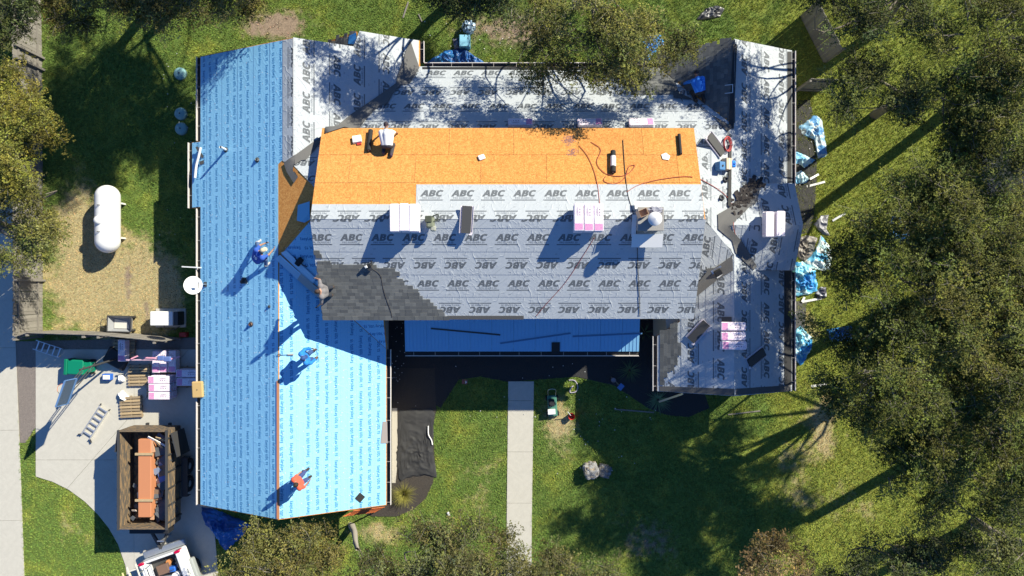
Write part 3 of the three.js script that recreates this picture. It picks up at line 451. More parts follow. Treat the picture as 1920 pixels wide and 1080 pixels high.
crumple('tarp', 'folded light blue tarp beside loose white trim boards', 'tarp', [[1486, 324], [1505, 318], [1521, 337], [1512, 344], [1490, 344]], .25, [[.2, .5, .75], [.45, .65, .75]]);
crumple('plastic_sheet', 'grey silver sheet scrap on the sunlit lawn', 'sheet', [[1528, 420], [1542, 403], [1556, 402], [1552, 430], [1558, 442], [1545, 440]], .18, [[.2, .2, .22], [.3, .3, .33]], { rough: .35 });
crumple('plastic_sheet', 'crumpled grey brown sheet under the small gable', 'sheet', [[1497, 445], [1520, 440], [1535, 446], [1525, 480], [1508, 492], [1494, 478]], .25, [[.16, .14, .13], [.22, .2, .18], [.07, .07, .07]]);
crumple('plastic_sheet', 'dark and white scrap heap at the tarp corner', 'sheet', [[1530, 552], [1540, 538], [1551, 538], [1552, 558], [1538, 562]], .22, [[.05, .05, .08], [.5, .5, .55], [.03, .03, .05]]);
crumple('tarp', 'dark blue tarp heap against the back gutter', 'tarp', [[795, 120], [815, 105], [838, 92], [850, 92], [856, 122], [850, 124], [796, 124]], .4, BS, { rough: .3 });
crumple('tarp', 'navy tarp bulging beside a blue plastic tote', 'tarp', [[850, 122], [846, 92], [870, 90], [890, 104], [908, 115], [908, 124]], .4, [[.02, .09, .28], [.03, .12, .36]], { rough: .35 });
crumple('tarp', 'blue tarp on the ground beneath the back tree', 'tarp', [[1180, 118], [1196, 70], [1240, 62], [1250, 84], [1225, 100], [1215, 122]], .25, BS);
crumple('tarp', 'dark blue tarp bunched at the foot of the blue gable', 'tarp', [[372, 952], [395, 955], [430, 968], [470, 985], [450, 1010], [420, 1035], [402, 1005], [385, 985]], .45, [[.02, .1, .34], [.03, .17, .48]], { rough: .35 });
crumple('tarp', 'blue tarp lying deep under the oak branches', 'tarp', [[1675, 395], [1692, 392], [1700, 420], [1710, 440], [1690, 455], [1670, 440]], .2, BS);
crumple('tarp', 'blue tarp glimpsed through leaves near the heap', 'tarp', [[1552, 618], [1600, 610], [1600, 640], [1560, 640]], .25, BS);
crumple('plastic_bag', 'dark plastic bag on the grass behind the shingled slope', 'bag', [[1304, 36], [1325, 14], [1345, 8], [1360, 14], [1352, 30], [1328, 34]], .25, DK, { rough: .35 });
crumple('plastic_sheet', 'dark scrap heap by the overturned blue tote', 'sheet', [[848, 72], [858, 68], [862, 92], [852, 94]], .3, [[.1, .1, .14], [.16, .16, .2]]);
{
  const t = crumple('landscape_fabric', 'black landscape fabric sheet laid beside the gravel strip', 'fabric', [[746, 770], [816, 768], [812, 800], [812, 850], [818, 896], [790, 893], [765, 897], [746, 906], [742, 860]], .1, [[.028, .028, .03], [.036, .036, .038]], { rough: .75, y: .03 });
  const s = thing('landscape_fabric', 'flat dark grey fabric strip on grass beneath the gutter', 'fabric', T0(1500, 600)); part('sheet', slab([[-.45, -.85], [.3, -.85], [.15, .9], [-.45, .9]], (x, z) => .03 + .02 * n2(x * 3, z * 3), () => .004), mat([.09, .09, .095], .9), s);
  const s2 = thing('plastic_strip', 'narrow white plastic strip on the black fabric', 'strip', T0(805, 815, .1)); part('strip', tube([V(-.05, .02, -.4), V(-.03, .05, 0), V(.1, .03, .25), V(.14, .03, .45)], .03, 16, 5), M.white, s2);
}
crumple('landscape_fabric', 'black ground fabric under the right gutter', 'fabric', [[1488, 180], [1530, 190], [1534, 330], [1530, 400], [1520, 440], [1496, 440], [1488, 345]], .06, [[.025, .025, .027], [.035, .034, .034]], { rough: .8 });
{
  const t = thing('plastic_tote', 'light blue square plastic tote lid beside the tarp heap', 'tote', T0(872, 82)); part('bin', rbox(.5, .38, .56, .03, 0, .19, 0), mat([.1, .3, .45], .6), t); part('lid', rbox(.44, .04, .52, .015, .0, .4, 0), mat([.25, .55, .72], .5), t);
  const b = thing('trash_bag', 'shiny clear bag of rubbish behind the blue tote', 'bag', T0(880, 55)); const g = new THREE.IcosahedronGeometry(.3, 4); const p = g.attributes.position; for (let i = 0; i < p.count; i++) { const v = V(p.getX(i), p.getY(i), p.getZ(i)), k = 1 + .2 * n3(v.x * 7, v.y * 7, v.z * 7); p.setXYZ(i, v.x * k, Math.max(-.27, v.y * k) + .27, v.z * k); } g.computeVertexNormals(); part('bag', g, mat([.3, .42, .55], .25), b);
}
function plank(label, a, b, w, th, m, name = 'board') { const A = at(...a), B = at(...b), t = thing(name, label, name === 'board' ? 'board' : 'pipe', V(A.x, 0, A.z)); wpart('length', [beam(A.setY((a[2] || 0) + th / 2 + .01), B.setY((b[2] || 0) + th / 2 + .01), w, th)], m, t); return t; }
plank('white trim board slanting from the tarp to the grass', [1512, 350], [1546, 341], .09, .04, M.white);
plank('shorter white trim board over the folded tarp', [1518, 336, .25], [1534, 327, .1], .09, .04, M.white);
plank('white trim board at the edge of the blue heap', [1503, 566], [1540, 559], .1, .04, M.white);
plank('short white trim board at right angles to another', [1503, 566, .04], [1508, 557, .04], .1, .04, M.white);
plank('white trim board on the sunlit lawn below the tarps', [1520, 724], [1550, 720], .1, .04, M.white);
plank('narrow grey metal channel on grass near the oak', [1560, 414], [1584, 400], .09, .05, M.alu);
plank('thin grey pole in the planted shade bed', [1152, 767], [1226, 773], .06, .04, M.grey);
plank('white downspout leaning from the shaded eave to the yucca', [1236, 753, .4], [1280, 738, 1.9], .08, .06, M.alu, 'downspout');
plank('pale stick across the dark bed by the oak shadow', [1365, 777], [1425, 770], .05, .04, M.grey);
plank('grey stick lying under the back trees', [756, 34], [766, 4], .06, .05, M.grey);
plank('short grey stick beside a longer one', [785, 27], [792, 42], .05, .05, M.grey);
plank('white pvc pipe reaching out beside the dish', [342, 500, 2.6], [378, 502, 2.72], .05, .05, M.white, 'pvc_pipe');
// boulders
{
  const t = thing('boulder', 'pair of joined pale landscape boulders on the lawn', 'boulder', T0(1116, 879));
  const rock = (sx, sy, sz, x, z, s, ry) => { const g = new THREE.IcosahedronGeometry(1, 12), p = g.attributes.position; for (let i = 0; i < p.count; i++) { const v = V(p.getX(i), p.getY(i), p.getZ(i)), m = Math.max(Math.abs(v.x), Math.abs(v.y), Math.abs(v.z)), k = .78 / Math.pow(m, .6) * (1 + .12 * n3(v.x * 1.6 + s, v.y * 1.6, v.z * 1.6) + .05 * n3(v.x * 5, v.y * 5 + s, v.z * 5)); p.setXYZ(i, v.x * k, v.y * k, v.z * k); } g.scale(sx, sy, sz).rotateY(ry).translate(x, sy * .5, z); g.computeVertexNormals(); return g; };
  const rm = dataTex(256, 256, (i, j) => { const a = tile(i, j, 256, 2), b = sm(-.1, .6, tile(i, j, 256, 1.2)); const v = .33 + .14 * a + .1 * (rnd() - .5); return [v * (1 + .2 * b), v, v * (1 - .25 * b)]; }, true);
  part('stone', rock(.42, .42, .46, -.22, 0, 1, .3), mat(null, .95, { map: rm, bumpMap: rep(wrinkle, 3, 3), bumpScale: .04 }), t); part('stone', rock(.4, .26, .36, .38, .05, 9, -.3), mat([.6, .62, .66], .95, { map: rm, bumpMap: rep(wrinkle, 3, 3), bumpScale: .04 }), t);
}
// basketball hoop, bin, ladders and lumber on the driveway
{
  const b = at(222, 672), t = thing('basketball_hoop', 'portable basketball hoop with black base and dark backboard on the driveway', 'basketball hoop', b), h = at(124, 736, 2.95).sub(b), d = V(-.94, 0, -.33), s = V(-.33, 0, .94);
  part('base', rbox(1.05, .2, .75, .08, 0, .12, 0, 0, -.5), M.black, t); part('pole', [rod(V(0, .15, 0), V(-.3, 2.3, .25), .045)], M.dark, t);
  for (const k of [-.12, .12]) { const o = s.clone().multiplyScalar(k); part('arm', [rod(V(-.26, 2.1, .22).add(o), h.clone().add(o).add(V(0, .2, 0)), .02), rod(V(-.18, 1.5, .15).add(o), h.clone().add(o).add(V(0, -.3, 0)), .02)], M.dark, t); }
  const bw = .56, bh = .36, q = V(0, 0, 1), up = V(0, 1, 0), c = (k, v, o = 0) => h.clone().addScaledVector(s, k * bw).addScaledVector(up, v * bh).addScaledVector(d, o);
  part('backboard', [box(bw * 2, bh * 2, .03, 0, 0, 0, 0, Math.atan2(-s.z, s.x)).translate(h.x, h.y, h.z)], mat([.06, .1, .16], .4), t); part('frame', [beam(c(-1, 1), c(1, 1), .06, .05), beam(c(-1, -1), c(1, -1), .09, .08), rod(c(-1, -1), c(-1, 1), .03), rod(c(1, -1), c(1, 1), .03)], mat([.1, .2, .4], .5), t);
  const rim = new THREE.TorusGeometry(.23, .01, 6, 28).rotateX(Math.PI / 2).translate(h.x + d.x * .3, h.y - .22, h.z + d.z * .3); part('rim', rim, M.orange, t);
}
{
  const t = thing('trash_bin', 'green wheeled rubbish bin lying on the shaded driveway', 'trash bin', T0(157, 686)); t.rotation.y = -.05;
  part('body', [rbox(.74, .62, .66, .06, 0, .32, 0), rbox(.3, .4, .5, .05, .45, .25, -.02)], M.green, t); part('lid', rbox(.14, .66, .7, .03, -.42, .33, 0), mat([.0, .17, .09], .5), t); for (const z of [-.3, .3]) part('wheel', new THREE.TorusGeometry(.09, .035, 8, 16).rotateY(0).translate(.5, .13, z), M.rubber, t); part('handle', rod(V(-.38, .62, -.3), V(-.38, .62, .3), .018), M.green, t);
}
function ladder(label, A, B, w, n, m, { feet = false, thick = .07, bent } = {}) {
  const t = thing('ladder', label, 'ladder', A), d = B.clone().sub(A), s = V(0, 1, 0).cross(d).normalize().multiplyScalar(w / 2), z = V(0, 0, 0);
  for (const k of [-1, 1]) { part('rail', beam(s.clone().multiplyScalar(k), d.clone().addScaledVector(s, k), .03, thick), m, t); if (feet) part('foot', [beam(s.clone().multiplyScalar(k * 1.1), s.clone().multiplyScalar(k * 1.7).addScaledVector(d, -.06), .05, .05), beam(d.clone().addScaledVector(s, k), d.clone().multiplyScalar(1.05).addScaledVector(s, k * 1.2), .04, .05)], M.dark, t); }
  for (let i = 0; i < n; i++) { const p = d.clone().multiplyScalar((i + .6) / n); part('rung', beam(p.clone().add(s), p.clone().sub(s), .055, .035), m, t); }
  return t;
}
ladder('folded aluminium multi position ladder on sunny concrete', at(164, 818).setY(.12), at(199, 764).setY(.12), .42, 6, M.alu, { feet: true, thick: .16 });
ladder('grey aluminium ladder lying in shade against the plank fence', at(72, 645).setY(.25), at(118, 662).setY(.12), .42, 5, M.alu);
{ const A = at(655, 1000, .03), l = ladder('orange fibreglass ladder leaning on the gable end', at(712, 955).setY(.04), V(-6.55, 3.6, 9.05), .45, 11, M.orange); }
function pallet(label, px, py, turn, y = 0) { const t = thing('pallet', label, 'pallet', at(px, py).setY(y + .036)); t.rotation.y = turn; for (let i = 0; i < 7; i++) { const m = part('board', palletBoard, i % 2 ? M.pine : M.wood, t); m.position.set(0, .125, -.42 + i * .14); } for (const x of [-.44, 0, .44]) part('stringer', box(.04, .1, 1.0, x, .06, 0), M.wood, t); for (const z of [-.4, 0, .4]) part('bottom_board', box(.98, .016, .1, 0, .01, z), M.wood, t); return t; }
const palletBoard = new THREE.BoxGeometry(1.0, .02, .1);
pallet('wooden pallet half in shade beside the bundle stacks', 264, 703, .02); pallet('sunlit wooden pallet on bare concrete', 249, 762, .05);
// wrapped shingle bundles
const wrapTex = canvasTex(256, 128, (g, w, h) => {
  g.fillStyle = '#e9dfe8'; g.fillRect(0, 0, w, h); speck(g, w, h, 220, ['#e2d3e0', '#f0e9f0', '#dcc8d9'], 3, 14);
  g.fillStyle = '#c2379a'; for (let x = 8; x < 58; x += 12) for (let y = 10; y < h - 8; y += 10) g.fillRect(x + (y % 20 ? 5 : 0), y, 10, 7);
  g.fillStyle = '#4a3350'; for (let k = 0; k < 3; k++) { g.beginPath(); g.arc(150 + k * 26, 50, 6, 0, 7); g.fill(); } g.fillRect(140, 76, 84, 5); g.fillRect(150, 90, 60, 4); g.fillStyle = '#d79ac6'; g.fillRect(80, 14, 40, 5);
}), wrapPlain = canvasTex(256, 128, (g, w, h) => { g.fillStyle = '#ece6ec'; g.fillRect(0, 0, w, h); g.fillStyle = '#e0d4df'; for (let y = 4; y < h; y += 7) g.fillRect(0, y, w, 1.5); speck(g, w, h, 60, ['#d86aa8', '#c9b4c8'], 2, 5); });
const wrapM = mat(null, .35, { map: wrapTex }), plainM = mat(null, .35, { map: wrapPlain }), bundleGeo = (() => { const g = rbox(.96, .086, .335, .03), p = g.attributes.position, uv = g.attributes.uv; for (let i = 0; i < p.count; i++) uv.setXY(i, p.getX(i) / .96 + .5, p.getZ(i) / .335 + .5); return g; })();
const shFaces = box(.9, .07, .3);
function bundle(label, group, pos, turn, m = wrapM, tilt) { const t = thing('shingle_bundle', label, 'shingle bundle', pos, group); if (tilt) t.quaternion.copy(tilt); t.rotateY(turn + rr(-.025, .025)); const b = part('wrapper', bundleGeo, m, t); b.position.y = .043; const seam = part('end_seam', seamGeo, m, t); seam.position.y = .045; return t; }
const seamGeo = box(.02, .05, .26, .485, 0, 0);
const LAY = ['topmost layer', 'second layer down', 'third layer down', 'fourth layer down', 'fifth layer down', 'sixth layer down', 'seventh layer down', 'bottom layer'];
function stackB(label, group, c, alongX, cols, layers, m, gap = .35, ends = ['', '']) { const say = (l, k) => `${label}, ${l === 0 ? 'bottom layer' : LAY[layers - 1 - l]}${cols === 1 ? '' : k === 0 ? ', ' + ends[0] : k === cols - 1 ? ', ' + ends[1] : ', middle row'}`; for (let l = 0; l < layers; l++) for (let k = 0; k < cols; k++) { const o = (k - (cols - 1) / 2) * gap + rr(-.012, .012), s = rr(-.02, .02); bundle(say(l, k), group, c.clone().add(alongX ? V(s, l * .087, o) : V(o, l * .087, s)), alongX ? 0 : Math.PI / 2, m); } }
const flatStack = 'wrapped shingle bundles stacked on the driveway';
stackB('wrapped bundle in tall sunlit driveway stack', flatStack, at(299, 727, .8).setY(.16), true, 3, 8, wrapM, .345, ['fence side', 'trailer side']);
stackB('wrapped bundle in shaded stack by the gutter', flatStack, at(352, 708, .7).setY(.16), true, 2, 7, wrapM, .36, ['fence side', 'trailer side']);
stackB('wrapped bundle crosswise behind sunlit stack', flatStack, at(309, 678, .5).setY(.16), false, 3, 5, wrapM, .36, ['pallet side', 'house side']);
stackB('wrapped bundle in single pile by the plank fence', flatStack, at(235, 657, .2).setY(.16), false, 1, 4, wrapM);
for (const [x, y, s] of [[299, 724, 'under the tall sunlit stack'], [353, 706, 'under the stack by the gutter'], [312, 680, 'under the crosswise stack'], [236, 655, 'under the pile by the fence']]) pallet('wooden pallet ' + s, x, y, 0);
const ridgeStacks = 'wrapped shingle bundles stacked on the roof';
stackB('plain white bundle in ridge stack', ridgeStacks, V(onp(757, 411, PMF).x + .1, 6.5, -2.47), false, 3, 6, plainM, .345, ['far from tool bag', 'beside tool bag']);
stackB('pink printed bundle in ridge stack', ridgeStacks, V(onp(1101, 411, PMF).x, 6.5, -2.47), false, 3, 6, wrapM, .345, ['far from chimney', 'chimney side']);
stackB('white bundle on small cross gable ridge', ridgeStacks, V(at(1450, 422, 4.6).x, 4.4, -2.455), false, 2, 5, plainM, .42, ['chimney side', 'oak side']);
stackB('pink printed bundle astride dappled wing ridge', ridgeStacks, V(8.7, 4.06, at(1370, 630, 4.2).z), true, 3, 2, wrapM, .38, ['cross gable side', 'yucca side']);
for (const [x, l] of [[1106, 'pink wrapped bundle tucked under the back eave, in tree shadow'], [1202, 'pale wrapped bundle tucked under the back eave, in sun'], [976, 'pink wrapped bundle under the back eave, most shaded']]) { const t = bundle(l, 'bundles under the back eave', onp(x, 233, PB, .03), Math.PI, wrapM, new THREE.Quaternion().setFromUnitVectors(V(0, 1, 0), normalOf(PB))); const u = bundle('upper ' + l, 'bundles under the back eave', onp(x, 233, PB, .03).addScaledVector(normalOf(PB), .088), Math.PI, wrapM, new THREE.Quaternion().setFromUnitVectors(V(0, 1, 0), normalOf(PB))); }
// opened bundles: dark shingles in a torn wrapper
function opened(label, px, py, p, turn, w = .34, bend = 0) { const t = thing('opened_shingle_bundle', label, 'opened shingle bundle'); lay(t, p, px, py, turn, .03); part('wrapper', [box(1.0, .012, w + .14, 0, .008, 0), box(1.0, .05, .012, 0, .03, w / 2 + .06, .25), box(1.0, .05, .012, 0, .03, -w / 2 - .06, -.25), box(.1, .03, .1, -.5, .05, w / 2)], mat([.72, .66, .72], .4), t); for (let i = 0; i < 5; i++) part('shingle', box(.95 + rr(-.02, .02), .011, w, rr(-.01, .01), .022 + i * .0125, rr(-.008, .008)), M.dark, t); return t; }
{ const t = opened('opened bundle of dark shingles on the ridge between the stacks', 875, 413, PMF, 0, .34); t.position.copy(V(onp(875, 411, PMF).x, 6.5, -2.45)); t.rotation.set(0, Math.PI / 2 - .06, 0); }
opened('opened dark bundle lying slantwise on the lower white slope', 1310, 622, PDL, .85); opened('opened dark bundle with loose wrapper in the dappled shade', 1417, 670, PDR, .5);
{ const t = opened('opened grey bundle beside the red hose coil', 1341, 272, PDR, -.75, .32); }

// ------------------------------------------------------------------ dump trailer, its load, and the pickup
{
  const X0 = -16.75, X1 = -14.7, Z0 = 6.1, Z1 = 10.25, y0 = .75, y1 = 1.95, c = V((X0 + X1) / 2, 0, (Z0 + Z1) / 2), t = thing('dump_trailer', 'rusty black dump trailer loaded with roofing debris', 'trailer', c), w = X1 - X0, l = Z1 - Z0;
  part('bed_floor', box(w, .06, l, 0, y0, 0), M.rust, t);
  for (const s of [-1, 1]) { part('side_wall', [box(.04, y1 - y0, l, s * w / 2, (y0 + y1) / 2, 0)], M.rust, t); part('top_rail', box(.09, .07, l + .1, s * w / 2, y1, 0), M.dark, t); for (let k = 0; k < 6; k++) part('stake', box(.06, y1 - y0, .05, s * (w / 2 + .05), (y0 + y1) / 2, -l / 2 + .3 + k * .72), M.dark, t); part('fender', [box(.28, .03, 1.7, s * (w / 2 + .2), .78, .2), box(.28, .3, .03, s * (w / 2 + .2), .64, -.65), box(.28, .3, .03, s * (w / 2 + .2), .64, 1.05)], M.dark, t); for (const z of [-.2, .6]) { const wh = part('wheel', new THREE.TorusGeometry(.26, .11, 10, 24).rotateY(Math.PI / 2).translate(s * (w / 2 + .2), .37, z), M.rubber, t); part('hub', cyl(.14, .14, .1, 0, 0, 0).rotateZ(Math.PI / 2).translate(s * (w / 2 + .25), .37, z), M.steel, wh); } }
  part('front_wall', box(w, y1 - y0, .05, 0, (y0 + y1) / 2, l / 2), M.rust, t); part('front_box', rbox(1.7, .5, .35, .03, 0, 1.2, l / 2 + .22), M.black, t);
  part('tailgate', [box(w, y1 - y0, .05, 0, (y0 + y1) / 2, -l / 2)], M.rust, t); part('gate_leaf', box(.05, y1 - y0 - .1, 1.05, w / 2 + .3, (y0 + y1) / 2, -l / 2 + .6, 0, .25), M.dark, t); part('gate_leaf', box(.05, y1 - y0 - .1, .9, -w / 2 - .12, (y0 + y1) / 2, -l / 2 + .45, 0, -.12), M.dark, t);
  part('chassis', [box(.1, .14, l + .6, -.5, .62, .2), box(.1, .14, l + .6, .5, .62, .2)], M.dark, t); part('tongue', [beam(V(-.5, .6, l / 2 + .3), V(.1, .6, l / 2 + 1.35), .1, .12), beam(V(.5, .6, l / 2 + .3), V(.1, .6, l / 2 + 1.35), .1, .12)], M.dark, t); part('jack', [cyl(.05, .05, .8, .25, .1, l / 2 + .9), box(.3, .05, .05, .25, .92, l / 2 + .9)], M.steel, t);
  const b = thing('wrapped_panel_pack', 'long terracotta coloured pack strapped with two pale battens in the trailer', 'panel pack', at(271, 897, 1.75).setY(y0 + .45));
  part('pack', rbox(.56, .55, 3.35, .03, 0, .28, 0), mat([.52, .21, .1], .75), b); for (const z of [-1.05, .93]) part('batten', box(.76, .05, .1, 0, .585, z), M.pine, b); part('torn_end', [box(.2, .06, .5, .27, .5, -1.35, 0, .25), box(.16, .05, .3, .2, .3, 1.7)], mat([.55, .3, .17], .85), b);
  const kinds = [['shingle_scrap', 'torn dark shingle scrap in the trailer load', mat([.09, .1, .115], .95), .55, .02, .4], ['plywood_scrap', 'broken brown plywood scrap in the trailer', mat([.22, .14, .09], .9), .5, .02, .35], ['metal_scrap', 'bent grey blue metal scrap in the trailer', mat([.25, .31, .42], .5), .45, .012, .3], ['board_scrap', 'pale splintered board in the trailer', mat([.62, .52, .42], .9), .7, .03, .14]];
  for (let i = 0; i < 60; i++) { const k = kinds[i % 11 === 0 ? 3 : i % 5 === 0 ? 2 : i % 3 === 0 ? 1 : 0], right = rnd() < .8, p = V(c.x + (right ? rr(.36, .85) : rr(-.62, -.48)), y0 + rr(.3, .85), c.z + (right ? rr(-1.7, 1.75) : rr(.3, 1.9))); const s = thing(k[0], k[1], 'scrap', p, k[0] + ' pieces heaped in the trailer'); part('piece', slab([[-k[3] / 2, -k[5] / 2], [k[3] / 2 * rr(.5, 1), -k[5] / 2 * rr(.6, 1)], [k[3] / 2, k[5] / 2 * rr(.5, 1)], [-k[3] / 2 * rr(.3, .9), k[5] / 2]].map(([a, d]) => [a * (right ? 1 : .4), d * (right ? 1 : .5)]), () => k[4], () => 0), k[2], s); s.rotation.set(rr(-.4, .4), rnd() * 6.3, rr(-.4, .4)); }
  for (const [x, y, h, tl, m] of [[297, 818, 1.75, .9, M.white], [306, 830, 1.6, .5, M.pine], [291, 840, 1.55, 1.9, M.pine], [312, 815, 1.7, 1.2, M.pine]]) { const s = thing('board_scrap', 'long pale board leaning at the trailer tailgate end', 'scrap', at(x, y, h).setY(h - .45), 'long boards at the tailgate end'); part('piece', box(.12, .03, .95, 0, .45, 0), m, s); s.children[0].rotation.set(.5, tl, .2); s.children[0].position.set(0, 0, 0); }
  const c2 = thing('carton', 'blue flattened carton on the trailer load', 'carton', at(307, 893, 1.45).setY(1.4)); part('panel', box(.42, .1, .52, 0, .05, 0, .1, .15), mat([.1, .2, .5], .7), c2);
}
{
  const tail = at(297, 1045, 1.2), t = thing('pickup_truck', 'white pickup truck with a tool filled bed hitched by the trailer', 'pickup truck', V(tail.x + .335 * 2.9, 0, tail.z + .942 * 2.9)); t.rotation.y = .34;
  const wp = mat([.78, .78, .78], .3, { metalness: 0 }), W = 1.95, F0 = -2.9;                                  // local +z points to the truck's nose
  for (const s of [-1, 1]) { part('bed_side', rbox(.28, .62, 2.3, .07, s * (W / 2 - .14), .88, F0 + 1.15), wp, t); part('fender_flare', rbox(.2, .3, 1.0, .08, s * (W / 2 + .06), .66, F0 + 1.1), mat([.3, .32, .32], .7), t); part('tail_light', rbox(.26, .3, .12, .04, s * (W / 2 - .15), 1.08, F0 + .05), mat([.5, .0, .05], .25), t); for (const z of [F0 + 1.1, F0 + 4.6]) { const wh = part('wheel', new THREE.TorusGeometry(.29, .12, 10, 24).rotateY(Math.PI / 2).translate(s * (W / 2 - .08), .4, z), M.rubber, t); part('rim', cyl(.2, .2, .12).rotateZ(Math.PI / 2).translate(s * (W / 2 - .02), .4, z), M.steel, wh); } part('mirror', rbox(.22, .2, .12, .04, s * (W / 2 + .12), 1.35, F0 + 3.9), wp, t); part('headlight', rbox(.36, .2, .12, .04, s * .7, .85, F0 + 5.78), M.alu, t); }
  part('bed_floor', box(1.5, .05, 2.25, 0, .68, F0 + 1.15), M.dark, t); part('tailgate', rbox(W - .1, .55, .1, .03, 0, .9, F0 + .04), wp, t); part('bumper', rbox(W, .2, .3, .06, 0, .55, F0 - .16), mat([.45, .48, .52], .35, { metalness: .7 }), t); part('bulkhead', rbox(W, .62, .12, .04, 0, .9, F0 + 2.33), wp, t);
  part('cab', rbox(W, 1.1, 1.75, .25, 0, 1.2, F0 + 3.25), wp, t); part('windshield', box(1.5, .03, .75, 0, 1.52, F0 + 4.15, .7), M.black, t); part('rear_window', box(1.4, .4, .02, 0, 1.45, F0 + 2.37), M.black, t); part('hood', rbox(W, .6, 1.75, .15, 0, .85, F0 + 4.95), wp, t); part('grille', rbox(1.2, .35, .06, .02, 0, .75, F0 + 5.83), M.dark, t);
  part('rack_bar', [rod(V(-.95, 1.2, F0 + .35), V(-.3, 1.42, F0 + .15), .03), rod(V(-.3, 1.42, F0 + .2), V(-.3, 1.42, F0 + 2.3), .03), rod(V(-.62, 1.42, F0 + .1), V(-.62, 1.42, F0 + 2.3), .03), rod(V(-.95, 1.4, F0 + .6), V(.4, 1.4, F0 + .9), .02)], M.alu, t);
  const wpos = (x, y, z) => V(x, y, z).applyAxisAngle(V(0, 1, 0), .34).add(t.position);
  const put = (name, label, cat, x, y, z) => { const o = thing(name, label, cat, wpos(x, y, z)); o.rotation.y = .34 + rr(-.3, .3); return o; };
  let o = put('bucket', 'white bucket standing in the truck bed', 'bucket', .35, .72, F0 + 1.05); part('pail', [new THREE.CylinderGeometry(.16, .14, .36, 20, 1, true).translate(0, .18, 0), cyl(.155, .155, .01, 0, .3, 0)], mat([.75, .75, .76], .5, { side: THREE.DoubleSide }), o);
  o = put('tool_bag', 'blue tool bag in the truck bed', 'bag', .2, .72, F0 + .75); part('bag', rbox(.36, .26, .24, .06, 0, .13, 0), M.blue, o); part('strap', tube([V(-.12, .26, 0), V(0, .36, 0), V(.12, .26, 0)], .014), M.black, o);
  o = put('tool_box', 'brown tool box in the truck bed', 'box', -.1, .72, F0 + .6); part('body', rbox(.5, .3, .4, .03, 0, .15, 0), mat([.13, .08, .06], .8), o); part('lid', rbox(.5, .03, .42, .01, 0, .32, 0), mat([.18, .11, .08], .8), o);
  o = put('cable_spool', 'orange spool in the truck bed', 'spool', .15, .72, F0 + .42); part('spool', [cyl(.12, .12, .02), cyl(.07, .07, .16), cyl(.12, .12, .02, 0, .15, 0)], mat([.6, .25, .08], .7), o);
  o = put('wood_stake', 'short wooden stake leaning in the truck bed', 'stake', .48, .72, F0 + .7); part('length', box(.05, .05, .7, 0, .1, 0), M.pine, o);
  for (let k = 0; k < 10; k++) { o = put('hand_tool', ['steel headed hammer', 'tan headed mallet', 'cream headed trowel'][k % 3] + ' jumbled in the truck bed', 'tool', rr(-.6, .25), .72, F0 + rr(.3, 2)); o.userData.group = 'loose tools in the truck bed'; part('handle', rod(V(0, .04, 0), V(.25, .06, .1), .018), M.dark, o); part('head', rbox(.12, .06, .07, .01, .28, .06, .1), [M.steel, M.stone2, M.cream][k % 3], o); }
  ladder('white ladder carried on the truck side rack', wpos(-1.1, 1.42, F0 - .1), wpos(-1.1, 1.42, F0 + 3.4), .4, 10, M.cream); ladder('narrow pale ladder with yellow rung beside the rack', wpos(-1.5, 1.3, F0 + .1), wpos(-1.5, 1.3, F0 + 3), .3, 8, mat([.65, .6, .3], .6));
}
